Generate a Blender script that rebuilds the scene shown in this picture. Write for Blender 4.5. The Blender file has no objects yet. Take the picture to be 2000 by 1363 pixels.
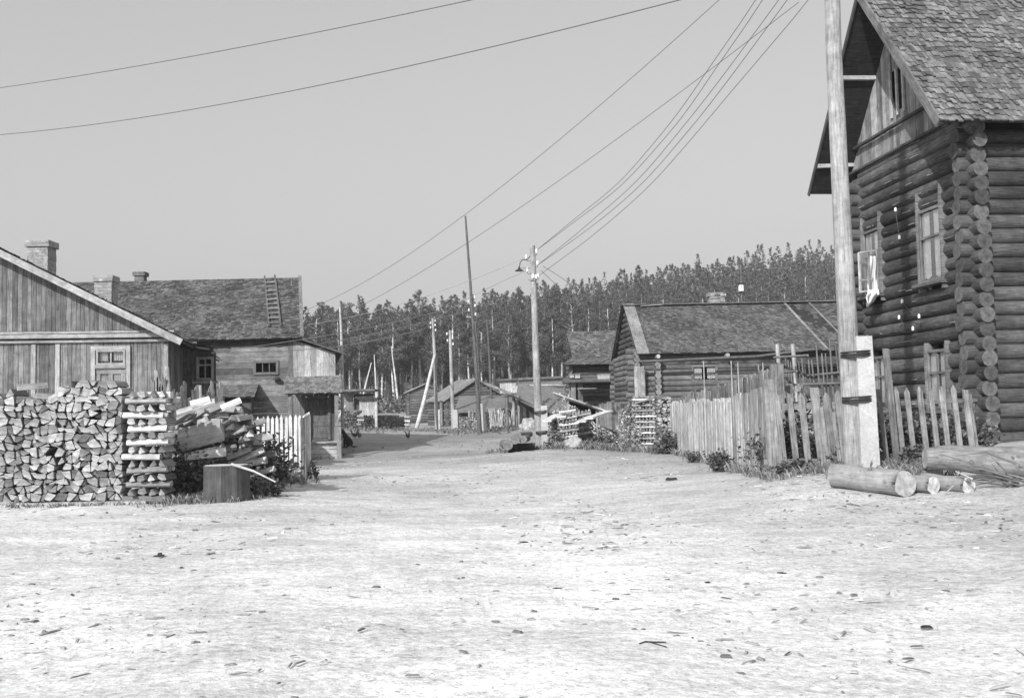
import bpy, math, random
import numpy as np
from mathutils import Vector, Matrix, noise
random.seed(7)
R = random.random
def U(a, b): return a + (b - a) * R()
V = Vector
# ------------------------------------------------------------------ camera
CAMZ = 1.45
FPX = 2000.0
PITCH = math.atan(118.5 / FPX); ROLL = -0.020
cam_d = bpy.data.cameras.new('camera'); cam = bpy.data.objects.new('camera', cam_d)
bpy.context.scene.collection.objects.link(cam)
cam_d.sensor_width = 36; cam_d.lens = 36 * FPX / 2000; cam_d.clip_end = 3000; cam_d.clip_start = .05
CM = Matrix.Rotation(math.pi / 2 + PITCH, 3, 'X') @ Matrix.Rotation(ROLL, 3, 'Z')
cam.matrix_world = Matrix.Translation((0, 0, CAMZ)) @ CM.to_4x4()
sc = bpy.context.scene; sc.camera = cam
# ------------------------------------------------------------------ light
SUN_DIR = V((.45, .89, 0)).normalized(); SUN_EL = math.radians(30)
w = bpy.data.worlds.new('World'); sc.world = w; w.use_nodes = True
nt = w.node_tree; nt.nodes.clear()
sky = nt.nodes.new('ShaderNodeTexSky'); sky.sky_type = 'NISHITA'; sky.sun_disc = False
sky.sun_elevation = SUN_EL; sky.sun_rotation = math.atan2(-SUN_DIR.x, -SUN_DIR.y); sky.dust_density = 3.0; sky.air_density = 1.4
bw = nt.nodes.new('ShaderNodeRGBToBW'); bg = nt.nodes.new('ShaderNodeBackground'); ow = nt.nodes.new('ShaderNodeOutputWorld')
gm = nt.nodes.new('ShaderNodeMath'); gm.operation = 'POWER'; gm.inputs[1].default_value = .55; gk = nt.nodes.new('ShaderNodeMath'); gk.operation = 'MULTIPLY'; gk.inputs[1].default_value = 2.45
nt.links.new(sky.outputs[0], bw.inputs[0]); nt.links.new(bw.outputs[0], gm.inputs[0]); nt.links.new(gm.outputs[0], gk.inputs[0]); nt.links.new(gk.outputs[0], bg.inputs[0]); nt.links.new(bg.outputs[0], ow.inputs[0])
bg.inputs[1].default_value = .135
sd = bpy.data.lights.new('sun', 'SUN'); so = bpy.data.objects.new('sun', sd); sc.collection.objects.link(so)
sd.energy = 4.9; sd.angle = math.radians(.5); sd.color = (1, 1, 1)
dv = V((SUN_DIR.x * math.cos(SUN_EL), SUN_DIR.y * math.cos(SUN_EL), -math.sin(SUN_EL)))
so.rotation_euler = dv.to_track_quat('-Z', 'Y').to_euler()
sc.view_settings.view_transform = 'Standard'; sc.view_settings.look = 'None'
sc.view_settings.exposure = 0.0; sc.view_settings.gamma = 1
# ------------------------------------------------------------------ helpers
def ray(px, py): return CM @ V(((px - 1000) / FPX, -(py - 681.5) / FPX, -1))
def P(px, py, d):
    r = ray(px, py); r = r * (d / r.y); return V((r.x, r.y, r.z + CAMZ))
TPS = None
def tps_fit(pts):
    A = np.array([[p.x / p.y * 3.5, math.log(p.y) * 2.2] for p in pts]); z = np.array([p.z for p in pts]); n = len(A)
    D = np.sqrt(((A[:, None] - A[None]) ** 2).sum(-1)); K = np.where(D > 0, D ** 2 * np.log(D + 1e-9), 0) + np.eye(n) * .004
    Pm = np.hstack([np.ones((n, 1)), A]); M = np.zeros((n + 3, n + 3)); M[:n, :n] = K; M[:n, n:] = Pm; M[n:, :n] = Pm.T
    return A, np.linalg.solve(M, np.concatenate([z, [0, 0, 0]]))
def anchor(px, py, d): return P(px, py, d)
def anchz(px, z, d): return V(((px - 1000) / 2000 * d, d, z))
ANCH = [anchz(-700, -.02, 4), anchz(1000, 0, 4), anchz(2700, .05, 4), anchz(-400, .0, 8), anchz(1000, .0, 8), anchz(2400, .15, 8),
    anchz(-500, .2, 16), anchor(150, 985, 15.4), anchor(330, 980, 15.6), anchor(560, 937, 21), anchz(200, .1, 26), anchz(-200, .1, 40),
    anchor(630, 890, 40), anchor(690, 857, 50), anchor(860, 857, 52), anchor(1052, 880, 33), anchor(935, 846, 57), anchor(820, 840, 64),
    anchor(670, 836, 62), anchor(840, 826, 88), anchor(1000, 832, 72), anchor(1120, 874, 31), anchor(1255, 881, 31), anchor(1305, 884, 29),
    anchor(1425, 915, 20.5), anchor(1495, 932, 16.3), anchor(1600, 919, 15.6), anchor(1690, 917, 14.8), anchor(1800, 912, 15.5),
    anchor(1700, 966, 13.3), anchor(1905, 965, 13.3), anchz(2200, .7, 16), anchz(1900, .6, 20), anchz(2300, .8, 24), anchz(1700, .55, 26), anchz(1240, .25, 47), anchz(1700, .8, 47),
    anchz(1160, .4, 60), anchz(300, .6, 90), anchz(1000, .9, 90), anchz(1700, 1.4, 90), anchz(1000, .04, 16), anchz(700, .02, 20)]
TA, TW = tps_fit(ANCH)
def sstep(x): x = min(1, max(0, x)); return x * x * (3 - 2 * x)
def gz(x, y):
    yy = min(max(y, 3.0), 92.0); xx = x if y > 3 else x
    q = max(-.9, min(.9, xx / yy))
    a = np.array([q * 3.5, math.log(yy) * 2.2]); D = np.sqrt(((TA - a) ** 2).sum(-1)); n = len(TA)
    z = float((TW[:n] * np.where(D > 0, D ** 2 * np.log(D + 1e-9), 0)).sum() + TW[n] + TW[n + 1] * a[0] + TW[n + 2] * a[1])
    z = max(-.6, min(2.0, z))
    if y > 92:
        t = sstep((x / y + .22) / .55)
        z += 1.5 * sstep((y - 92) / 50) + max(0, y - 140) * (.058 + .127 * t) * (1 if y < 300 else 300 / y)
    return z
def G(px, d, dz=0):
    x = (px - 1000) / 2000 * d; return V((x, d, gz(x, d) + dz))
def GD(px, py, dz=0, d0=14):
    d = d0
    for _ in range(30):
        q = G(px, d); r = ray(px, py); r = r*(d/r.y); gap = (r.z+CAMZ) - (q.z + noise.noise(V((q.x*.9, q.y*.9, 0)))*.035); d *= 1 + .5*gap/max(.2, CAMZ-q.z)
    return G(px, d, dz + noise.noise(V((G(px, d).x*.9, d*.9, 0)))*.035)
# ------------------------------------------------------------------ materials
def mat(name, val, var=.35, kind='wood', rough=.85, bump=.35, sc_=1.0, spec=.2):
    m = bpy.data.materials.new(name); m.use_nodes = True; n = m.node_tree; N = n.nodes; L = n.links
    b = N['Principled BSDF']; b.inputs['Roughness'].default_value = rough
    b.inputs['Specular IOR Level'].default_value = spec
    at = N.new('ShaderNodeAttribute'); at.attribute_name = 'tone'
    tc = N.new('ShaderNodeTexCoord'); mp = N.new('ShaderNodeMapping'); n1 = N.new('ShaderNodeTexNoise')
    if kind == 'wood':
        L.new(tc.outputs['UV'], mp.inputs[0]); mp.inputs['Scale'].default_value = (1.6 * sc_, 26 * sc_, 1); n1.inputs['Scale'].default_value = 1.5
    else:
        L.new(tc.outputs['Object'], mp.inputs[0]); n1.inputs['Scale'].default_value = 6 * sc_
    n1.inputs['Detail'].default_value = 6; n1.inputs['Roughness'].default_value = .65
    L.new(mp.outputs[0], n1.inputs['Vector'])
    n2 = N.new('ShaderNodeTexNoise'); n2.inputs['Scale'].default_value = .9 * sc_; n2.inputs['Detail'].default_value = 4
    L.new(tc.outputs['Object'], n2.inputs['Vector'])
    r1 = N.new('ShaderNodeMapRange'); r1.inputs[1].default_value = .3; r1.inputs[2].default_value = .7; r1.inputs[3].default_value = 1 - var; r1.inputs[4].default_value = 1 + var
    r2 = N.new('ShaderNodeMapRange'); r2.inputs[1].default_value = .3; r2.inputs[2].default_value = .7; r2.inputs[3].default_value = 1 - var * .6; r2.inputs[4].default_value = 1 + var * .6
    L.new(n1.outputs['Fac'], r1.inputs[0]); L.new(n2.outputs['Fac'], r2.inputs[0])
    m1 = N.new('ShaderNodeMath'); m1.operation = 'MULTIPLY'; m2 = N.new('ShaderNodeMath'); m2.operation = 'MULTIPLY'; m3 = N.new('ShaderNodeMath'); m3.operation = 'MULTIPLY'
    L.new(r1.outputs[0], m1.inputs[0]); L.new(r2.outputs[0], m1.inputs[1]); L.new(m1.outputs[0], m2.inputs[0]); L.new(at.outputs['Fac'], m2.inputs[1])
    L.new(m2.outputs[0], m3.inputs[0]); m3.inputs[1].default_value = val; m3.use_clamp = True
    last = m3.outputs[0]
    if kind == 'wood':
        mp2 = N.new('ShaderNodeMapping'); mp2.inputs['Scale'].default_value = (.9, 17*sc_, 1); L.new(tc.outputs['UV'], mp2.inputs[0]); n3 = N.new('ShaderNodeTexNoise'); n3.inputs['Scale'].default_value = 1.3; n3.inputs['Detail'].default_value = 5; n3.inputs['Roughness'].default_value = .75; L.new(mp2.outputs[0], n3.inputs['Vector'])
        r3 = N.new('ShaderNodeMapRange'); r3.inputs[1].default_value = .34; r3.inputs[2].default_value = .43; r3.inputs[3].default_value = .35; r3.inputs[4].default_value = 1; L.new(n3.outputs['Fac'], r3.inputs[0])
        n4 = N.new('ShaderNodeTexNoise'); n4.inputs['Scale'].default_value = 5; n4.inputs['Detail'].default_value = 8; n4.inputs['Roughness'].default_value = .75; L.new(tc.outputs['Object'], n4.inputs['Vector'])
        r4 = N.new('ShaderNodeMapRange'); r4.inputs[1].default_value = .35; r4.inputs[2].default_value = .65; r4.inputs[3].default_value = .72; r4.inputs[4].default_value = 1.3; L.new(n4.outputs['Fac'], r4.inputs[0])
        m4 = N.new('ShaderNodeMath'); m4.operation = 'MULTIPLY'; m5 = N.new('ShaderNodeMath'); m5.operation = 'MULTIPLY'; m5.use_clamp = True; L.new(last, m4.inputs[0]); L.new(r3.outputs[0], m4.inputs[1]); L.new(m4.outputs[0], m5.inputs[0]); L.new(r4.outputs[0], m5.inputs[1]); last = m5.outputs[0]
    L.new(last, b.inputs['Base Color'])
    if bump:
        bp = N.new('ShaderNodeBump'); bp.inputs['Strength'].default_value = bump; bp.inputs['Distance'].default_value = .02
        L.new(n1.outputs['Fac'], bp.inputs['Height']); L.new(bp.outputs[0], b.inputs['Normal'])
    return m
M = {
 'plank': mat('weathered_planks', .15, .5), 'plank_light': mat('pale_planks', .5, .3), 'plank_dark': mat('dark_planks', .07, .5),
 'trim': mat('trim_boards', .34, .3), 'log': mat('aged_logs', .08, .6, bump=.8), 'log_far': mat('grey_logs', .13, .5, bump=.6),
 'logend': mat('sawn_log_ends', .17, .3), 'pole': mat('pole_wood', .31, .4, sc_=.8, bump=.7), 'pole_dark': mat('pole_wood_dark', .12, .3), 'billet': mat('split_firewood', .42, .3, bump=.5),
 'bark': mat('felled_bark', .19, .28, bump=.5, sc_=.7), 'picket': mat('picket_wood', .21, .5), 'picket_light': mat('whitewashed_pickets', .6, .12), 'stake': mat('peeled_stakes', .38, .35),
 'shingle': mat('shingles', .11, .4, bump=.5), 'moss': mat('mossy_shingles', .10, .55, 'n', sc_=1.5, bump=.8), 'tin': mat('turf_cover', .2, .3, 'n', bump=.5),
 'plaster': mat('limewashed_brick', .34, .45, 'n', sc_=1.4), 'brick': mat('sooty_brick', .16, .4, 'n'), 'concrete': mat('concrete', .45, .2, 'n', sc_=4),
 'metal': mat('dark_metal', .04, .2, 'n', rough=.5, bump=0), 'wire': mat('wire_metal', .10, .1, 'n', rough=.5, bump=0), 'porcelain': mat('porcelain', .8, .05, 'n', rough=.25, bump=0, spec=.5),
 'leaf': mat('weed_leaves', .095, .5, 'n', rough=.6, bump=0), 'crown': mat('tree_foliage', .115, .3, 'n', sc_=.5, rough=.7, bump=0), 'trunk': mat('pale_trunks', .42, .5, 'n', sc_=.5, bump=0),
 'cloth': mat('white_cloth', .8, .06, 'n', rough=.9, bump=.1), 'stone': mat('boulder_stone', .38, .35, 'n', sc_=1.2, bump=.9), 'dark': mat('dark_interior', .012, .2, 'n', bump=0),
 'feather': mat('feathers', .12, .4, 'n', bump=.2), 'fur': mat('dog_fur', .03, .3, 'n', bump=.2), 'chip': mat('wood_litter', .13, .5),
 'curtain': mat('curtain_cloth', .62, .15, 'n', rough=.9, bump=0),
}
def endmat(name, val):
    m = bpy.data.materials.new(name); m.use_nodes = True; n = m.node_tree; N = n.nodes; L = n.links; b = N['Principled BSDF']; b.inputs['Roughness'].default_value = .9; b.inputs['Specular IOR Level'].default_value = .1
    tc = N.new('ShaderNodeTexCoord'); wv = N.new('ShaderNodeTexWave'); wv.wave_type = 'RINGS'; wv.rings_direction = 'Z'; wv.inputs['Scale'].default_value = 22; wv.inputs['Distortion'].default_value = 2.5; wv.inputs['Detail'].default_value = 3; wv.inputs['Detail Scale'].default_value = 6
    L.new(tc.outputs['UV'], wv.inputs['Vector']); nz = N.new('ShaderNodeTexNoise'); nz.inputs['Scale'].default_value = 14; nz.inputs['Detail'].default_value = 6; L.new(tc.outputs['Object'], nz.inputs['Vector'])
    def mr(x, a, b_, c, d): k = N.new('ShaderNodeMapRange'); k.inputs[1].default_value = a; k.inputs[2].default_value = b_; k.inputs[3].default_value = c; k.inputs[4].default_value = d; L.new(x, k.inputs[0]); return k.outputs[0]
    def mul(x, y):
        k = N.new('ShaderNodeMath'); k.operation = 'MULTIPLY'; L.new(x, k.inputs[0])
        if isinstance(y, float): k.inputs[1].default_value = y
        else: L.new(y, k.inputs[1])
        return k.outputs[0]
    at = N.new('ShaderNodeAttribute'); at.attribute_name = 'tone'
    ln = N.new('ShaderNodeVectorMath'); ln.operation = 'LENGTH'; L.new(tc.outputs['UV'], ln.inputs[0])
    c = mul(mul(mul(mul(mr(wv.outputs['Fac'], 0, 1, .72, 1.15), mr(nz.outputs['Fac'], .3, .7, .6, 1.3)), at.outputs['Fac']), mr(ln.outputs['Value'], .0, .12, .8, 1.05)), float(val)); L.new(c, b.inputs['Base Color'])
    bp = N.new('ShaderNodeBump'); bp.inputs['Strength'].default_value = .5; bp.inputs['Distance'].default_value = .01; L.new(nz.outputs['Fac'], bp.inputs['Height']); L.new(bp.outputs[0], b.inputs['Normal']); return m
ENDS = {'log': endmat('old_end_grain', .085), 'log_far': endmat('grey_end_grain', .15), 'bark': endmat('fresh_end_grain', .26), 'billet': endmat('firewood_end_grain', .41)}
def glass():
    m = bpy.data.materials.new('window_glass'); m.use_nodes = True; n = m.node_tree; n.nodes.clear()
    o = n.nodes.new('ShaderNodeOutputMaterial'); mx = n.nodes.new('ShaderNodeMixShader'); t = n.nodes.new('ShaderNodeBsdfTransparent'); g = n.nodes.new('ShaderNodeBsdfGlossy')
    g.inputs['Roughness'].default_value = .06; f = n.nodes.new('ShaderNodeFresnel'); f.inputs[0].default_value = 1.5; a = n.nodes.new('ShaderNodeMath'); a.operation = 'ADD'; a.inputs[1].default_value = .03
    f2 = n.nodes.new('ShaderNodeMath'); f2.operation = 'MULTIPLY'; f2.inputs[1].default_value = .35; n.links.new(f.outputs[0], f2.inputs[0]); n.links.new(f2.outputs[0], a.inputs[0]); n.links.new(a.outputs[0], mx.inputs[0]); n.links.new(t.outputs[0], mx.inputs[1]); n.links.new(g.outputs[0], mx.inputs[2]); n.links.new(mx.outputs[0], o.inputs[0])
    t.inputs[0].default_value = (.9, .9, .9, 1); return m
M['glass'] = glass()
# ------------------------------------------------------------------ mesh builder
class MB:
    def __init__(s): s.v = []; s.f = []; s.t = []; s.uv = []; s.smooth = []; s.mi = []; s.cm = 0
    def poly(s, vs, fs, tone=1.0, uvs=None, smooth=False):
        k = len(s.v); s.v += [tuple(v) for v in vs]
        for i, f in enumerate(fs):
            s.f.append([k + j for j in f]); s.t.append(tone[i] if isinstance(tone, list) else tone); s.smooth.append(smooth); s.mi.append(s.cm)
            s.uv += (uvs[i] if uvs else [(vs[j][0] + vs[j][1], vs[j][2]) for j in f])
        return s
    def boxv(s, c, ax, ay, az, tone=1.0, taper=1.0):     # half-axis vectors
        c = V(c); H = [V(ax), V(ay), V(az)]; ln = [h.length for h in H]; vs = []
        idx = [(-1,-1,-1),(1,-1,-1),(1,1,-1),(-1,1,-1),(-1,-1,1),(1,-1,1),(1,1,1),(-1,1,1)]
        for q in idx: vs.append(c + H[0]*q[0]*(taper if q[2] > 0 else 1) + H[1]*q[1]*(taper if q[2] > 0 else 1) + H[2]*q[2])
        fs = [(0,3,2,1),(4,5,6,7),(0,1,5,4),(2,3,7,6),(1,2,6,5),(0,4,7,3)]; nax = [2,2,1,1,0,0]
        o1, o2 = U(0, 50), U(0, 50); uvs = []
        for f, na in zip(fs, nax):
            r = [i for i in range(3) if i != na]; r.sort(key=lambda i: -ln[i])
            uvs.append([(idx[j][r[0]]*ln[r[0]] + o1, idx[j][r[1]]*ln[r[1]] + o2) for j in f])
        return s.poly(vs, fs, tone, uvs)
    def box(s, c, dx, dy, dz, tone=1.0, rz=0):
        cz, sn = math.cos(rz), math.sin(rz); return s.boxv(c, (cz*dx/2, sn*dx/2, 0), (-sn*dy/2, cz*dy/2, 0), (0, 0, dz/2), tone)
    def beam(s, a, b, w, h, tone=1.0, up=(0,0,1)):
        a = V(a); b = V(b); d = b - a; L = d.length; d.normalize(); up = V(up); sd = d.cross(up)
        if sd.length < 1e-3: sd = d.cross(V((1,0,0)))
        sd.normalize(); u2 = sd.cross(d); return s.boxv((a+b)/2, sd*w/2, u2*h/2, d*L/2, tone)
    def tube(s, pts, rad, n=10, tone=1.0, cap=1.0, jit=0.0, smooth=True):
        pts = [V(p) for p in pts]; m = len(pts)
        if not isinstance(rad, (list, tuple)): rad = [rad]*m
        vs = []; ls = 0; lens = []; o = U(0, 50); prev = None
        for i, p in enumerate(pts):
            d = (pts[min(i+1, m-1)] - pts[max(i-1, 0)]).normalized()
            if prev is None: a = d.orthogonal().normalized()
            else: a = (prev - d*prev.dot(d)).normalized()
            prev = a; b = d.cross(a)
            if i: ls += (pts[i]-pts[i-1]).length
            lens.append(ls)
            for k in range(n):
                an = 2*math.pi*k/n; rr = rad[i]*(1 + (U(-jit, jit) if jit else 0)); vs.append(p + (a*math.cos(an) + b*math.sin(an))*rr)
        fs = []; uvs = []
        for i in range(m-1):
            for k in range(n):
                k2 = (k+1) % n; fs.append((i*n+k, i*n+k2, (i+1)*n+k2, (i+1)*n+k)); r = rad[i]*2*math.pi/n
                uvs.append([(lens[i]+o, k*r+o), (lens[i]+o, (k+1)*r+o), (lens[i+1]+o, (k+1)*r+o), (lens[i+1]+o, k*r+o)])
        s.poly(vs, fs, tone, uvs, smooth)
        for e in (0, m-1):
            f = list(range(e*n, e*n+n)); f = f[::-1] if e == 0 else f
            s.cm = 1; s.poly([vs[j] for j in f], [tuple(range(n))], tone*cap, [[(rad[e]*math.cos(6.283*k/n)+.01, rad[e]*math.sin(6.283*k/n)) for k in range(n)]]); s.cm = 0
        return s
    def build(s, name, m, parent=None, loc=None):
        me = bpy.data.meshes.new(name)
        off = V(parent['_loc']) if parent is not None else (V(loc) if loc is not None else V((0,0,0)))
        me.from_pydata([(v[0]-off.x, v[1]-off.y, v[2]-off.z) for v in s.v], [], s.f)
        at = me.attributes.new('tone', 'FLOAT', 'FACE'); at.data.foreach_set('value', s.t)
        uv = me.uv_layers.new(name='UVMap'); uv.data.foreach_set('uv', [c for p in s.uv for c in (p[0], p[1])])
        me.polygons.foreach_set('use_smooth', s.smooth); me.materials.append(m if not isinstance(m, str) else M[m])
        if isinstance(m, str) and m in ENDS and any(s.mi): me.materials.append(ENDS[m]); me.polygons.foreach_set('material_index', s.mi)
        me.update()
        o = bpy.data.objects.new(name, me); sc.collection.objects.link(o)
        if parent is not None:
            o.parent = parent; o['_loc'] = parent['_loc']
            if parent.type == 'MESH': o.location = (0,0,0)
        elif loc is not None: o.location = off; o['_loc'] = list(off)
        else: o['_loc'] = [0,0,0]
        return o
def tag(o, label=None, cat=None, group=None, kind=None):
    if label: o['label'] = label
    if cat: o['category'] = cat
    if group: o['group'] = group
    if kind: o['kind'] = kind
    return o
def T(name, label, cat, loc, group=None):
    o = bpy.data.objects.new(name, None); sc.collection.objects.link(o); o.location = loc; o['_loc'] = list(loc); o.empty_display_size = .2
    return tag(o, label, cat, group)
def solo(mb, name, m, loc, label, cat, group=None, kind=None): return tag(mb.build(name, m, None, loc), label, cat, group, kind)
class F:            # upright facade frame: a along the facade, b inwards/backwards
    def __init__(s, x, y, va, vb): s.o = V((x, y, 0)); s.a = V((va[0], va[1], 0)).normalized(); s.b = V((vb[0], vb[1], 0)).normalized()
    def p(s, a, b, z): return s.o + s.a*a + s.b*b + V((0, 0, z))
    def at(s, px, py, b=0):
        r = ray(px, py); o = s.o + s.b*b
        det = r.x*(-s.a.y) + s.a.x*r.y; t = (o.x*(-s.a.y) + s.a.x*o.y)/det
        q = r*t; d = V((q.x, q.y, 0)) - o; return d.dot(s.a), q.z + CAMZ
    def g(s, a, b=0): q = s.p(a, b, 0); return gz(q.x, q.y)
# ---- repeated construction routines
def planks(mb, fr, a0, a1, b, zlo, zhi, w=.14, th=.03, tone=(.7, 1.3), gap=.008, jitter=0, tj=0):
    a = a0
    while a < a1 - .01:
        ww = min(w*U(.8, 1.2), a1 - a); m = a + ww/2
        z0 = zlo(m) if callable(zlo) else zlo; z1 = zhi(m) if callable(zhi) else zhi
        z1 += U(-jitter, 0)
        if z1 > z0 + .02:
            mb.boxv(fr.p(m, b + U(-.006, .006), (z0+z1)/2), fr.a*(ww-gap)/2, fr.b*th/2, V((0,0,(z1-z0)/2)), U(*tone))
            if callable(zhi) and not jitter:
                k = len(mb.v)-8
                for j, e in ((4, a), (7, a), (5, a+ww), (6, a+ww)): v = mb.v[k+j]; mb.v[k+j] = (v[0], v[1], max(z0+.01, z1 + max(-.4, min(.4, zhi(e)-zhi(m)))))
        a += ww
def logs(mb, p0, p1, z0, z1, pitch, r, holes=(), tone=(.75, 1.3), cap=1.0, n=12, proj=.3, jit=.03, sag=.0):
    p0 = V((p0[0], p0[1], 0)); p1 = V((p1[0], p1[1], 0)); d = p1 - p0; L = d.length; d.normalize(); z = z0; i = 0
    while z < z1:
        seg = [(-proj*U(.85, 1.15), L + proj*U(.85, 1.15))]
        for (h0, h1, hz0, hz1) in holes:
            if hz0 - r*.3 < z < hz1 + r*.3:
                ns = []
                for s0, s1 in seg:
                    if h0 > s0 and h1 < s1: ns += [(s0, h0), (h1, s1)]
                    else: ns.append((s0, s1))
                seg = ns
        t = U(*tone); big = i % 2
        for s0, s1 in seg:
            k = max(2, int((s1-s0)/.8)+1); rr = r*(1.06 if big else .97)
            ph = U(0, 6)
            mb.tube([p0 + d*(s0 + (s1-s0)*j/(k-1)) + V((0, 0, z + U(-.006, .006) + sag*math.sin(ph + j*.7))) for j in range(k)], [rr*(1 + U(-.04, .04) + (.05 if big else -.05)*(j/(k-1)-.5)) for j in range(k)], n, t, cap, jit)
        z += pitch; i += 1
def shingles(mb, e0, e1, r0, r1, rows, w=.14, th=.02, tone=(.7, 1.3), ov=1.35, ragged=.15, wav=.0):
    e0, e1, r0, r1 = map(V, (e0, e1, r0, r1)); nrm = (e1-e0).cross(r0-e0).normalized()
    if nrm.z < 0: nrm = -nrm
    for i in range(rows):
        t0 = i/rows; L = (e1-e0).length; a = -U(0, w)
        while a < L:
            ww = w*U(.6, 1.4); m0 = max(0, a)/L; m1 = min(L, a+ww-.006)/L
            if m1 > m0:
                ta = t0 - U(0, ragged)/rows; tb = min(1.0, t0 + ov/rows)
                if i == 0: ta = -U(0, .35)/rows
                lift = th*U(.7, 1.7) + wav*(math.sin(a*1.7+i*.3))
                def pt(m, t): return e0.lerp(e1, m).lerp(r0.lerp(r1, m), t)
                A, B, C, D = pt(m0, ta)+nrm*lift, pt(m1, ta)+nrm*lift*U(.8, 1.2), pt(m1, tb)+nrm*.004, pt(m0, tb)+nrm*.004
                A2, B2 = A - nrm*th, B - nrm*th; tn = U(*tone); o = U(0, 50); h = (C-B).length
                mb.poly([A, B, C, D, A2, B2], [(0,1,2,3), (4,5,1,0)], [tn, tn*.8], [[(o, o), (o, o+ww), (o+h, o+ww), (o+h, o)], [(o, o), (o, o+ww), (o+.02, o+ww), (o+.02, o)]])
            a += ww
def slab(mb, e0, e1, r1, r0, th=.04, tone=1.0):
    e0, e1, r0, r1 = map(V, (e0, e1, r0, r1)); n = (e1-e0).cross(r0-e0).normalized()
    if n.z < 0: n = -n
    a = [e0, e1, r1, r0]; b = [p - n*th for p in a]; mb.poly(a+b, [(0,1,2,3), (7,6,5,4), (0,4,5,1), (1,5,6,2), (2,6,7,3), (3,7,4,0)], tone)
def window(fr, a0, a1, z0, z1, b, root, sill=True, cols=2, transom=.62, fw=.07, curt=True, mt='trim', deep=.12, side=0.0, rows=1):
    f = MB(); d = fr.b*deep/2
    def bar(aa, zz, wa, wz, dd=1.0): f.boxv(fr.p(aa, b, zz), fr.a*wa/2, d*dd, V((0,0,wz/2)), U(.85, 1.15))
    bar(a0-fw/2, (z0+z1)/2, fw, z1-z0); bar(a1+fw/2, (z0+z1)/2, fw, z1-z0); bar((a0+a1)/2, z1+fw/2+.001, a1-a0+2*fw, fw, 1.04); bar((a0+a1)/2, z0-fw/2-.001, a1-a0+2*fw, fw, 1.04)
    w_ = f.build('window', mt, root)
    s_ = MB()
    def sb(aa, zz, wa, wz): s_.boxv(fr.p(aa, b+.01, zz), fr.a*wa/2, fr.b*.02, V((0,0,wz/2)), U(.9, 1.1))
    for i in range(1, cols): sb(a0 + (a1-a0)*i/cols, (z0+z1)/2, .03, z1-z0-.002)
    if transom: sb((a0+a1)/2, z0+(z1-z0)*transom, a1-a0-.002, .045)
    s_.build('glazing_bars', mt, w_) if s_.v else None
    g = MB(); g.boxv(fr.p((a0+a1)/2, b+.035, (z0+z1)/2), fr.a*(a1-a0)/2, fr.b*.002, V((0,0,(z1-z0)/2))); g.build('pane', 'glass', w_)
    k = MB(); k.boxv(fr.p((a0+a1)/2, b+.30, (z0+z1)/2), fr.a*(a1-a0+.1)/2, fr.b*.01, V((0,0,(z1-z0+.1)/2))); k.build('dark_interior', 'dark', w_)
    if curt:
        c = MB()
        for (c0, c1) in ((a0, a0+(a1-a0)*.40), (a1-(a1-a0)*.36, a1)):
            n_ = 14; top = []; 
            vs = []; 
            for i in range(n_+1):
                q = c0 + (c1-c0)*i/n_; dd = b + .055 + .012*math.sin(i*2.1)
                vs += [fr.p(q, dd, z0+.02+U(0, .05)), fr.p(q, dd, z1)]
            c.poly(vs, [(2*i, 2*i+2, 2*i+3, 2*i+1) for i in range(n_)], 1.0)
        c.build('curtain', 'curtain', w_)
    if sill:
        q = MB(); q.boxv(fr.p((a0+a1)/2, b-.07, z0-fw-.05), fr.a*(a1-a0+.34)/2, fr.b*.10, V((0,0,.035)), .8); q.build('sill', mt, w_)
    if side:
        for aa in (a0-fw-.02, a1+fw+.02):
            q = MB()
            q.poly([fr.p(aa-.032, b-.05, z0-.25), fr.p(aa+.032, b-.05, z0-.25), fr.p(aa+.032, b-.05, z1+.12), fr.p(aa, b-.05, z1+.12+side), fr.p(aa-.032, b-.05, z1+.12)] + [fr.p(aa-.032, b+.1, z0-.25), fr.p(aa+.032, b+.1, z0-.25), fr.p(aa+.032, b+.1, z1+.12), fr.p(aa, b+.1, z1+.12+side), fr.p(aa-.032, b+.1, z1+.12)],
                [(0,1,2,3,4), (9,8,7,6,5), (0,5,6,1), (1,6,7,2), (2,7,8,3), (3,8,9,4), (4,9,5,0)], 1.1)
            q.build('casing', mt, w_)
    return w_
def brickstack(mb, c, w, d, z0, z1, rz=0, cap=.07, tone=(.9, 1.08)):
    ca, sa = math.cos(rz), math.sin(rz); z = z0; i = 0; c = V(c)
    while z < z1 - .01:
        h = .09; e = cap if z > z1-.2 else U(-.006, .006); W, D = w+2*e, d+2*e
        k = max(2, round(W/.25)); off = (i % 2)*.5
        mb.box((c.x, c.y, z+h/2-.003), W-.012, D-.012, h, .88, rz)
        x = -W/2 - off*W/k
        while x < W/2:
            x0 = max(x, -W/2); x1 = min(x+W/k-.012, W/2)
            if x1-x0 > .02:
                for sy in (-1,):
                    q = ((x0+x1)/2, sy*(D/2-.05)); mb.box((c.x+q[0]*ca-q[1]*sa, c.y+q[0]*sa+q[1]*ca, z+h/2), x1-x0, .1, h-.012, U(*tone), rz)
            x += W/k
        mb.box((c.x+(W/2-.05)*ca, c.y+(W/2-.05)*sa, z+h/2), .104, D-.21, h-.012, U(*tone), rz)
        z += h; i += 1
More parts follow.
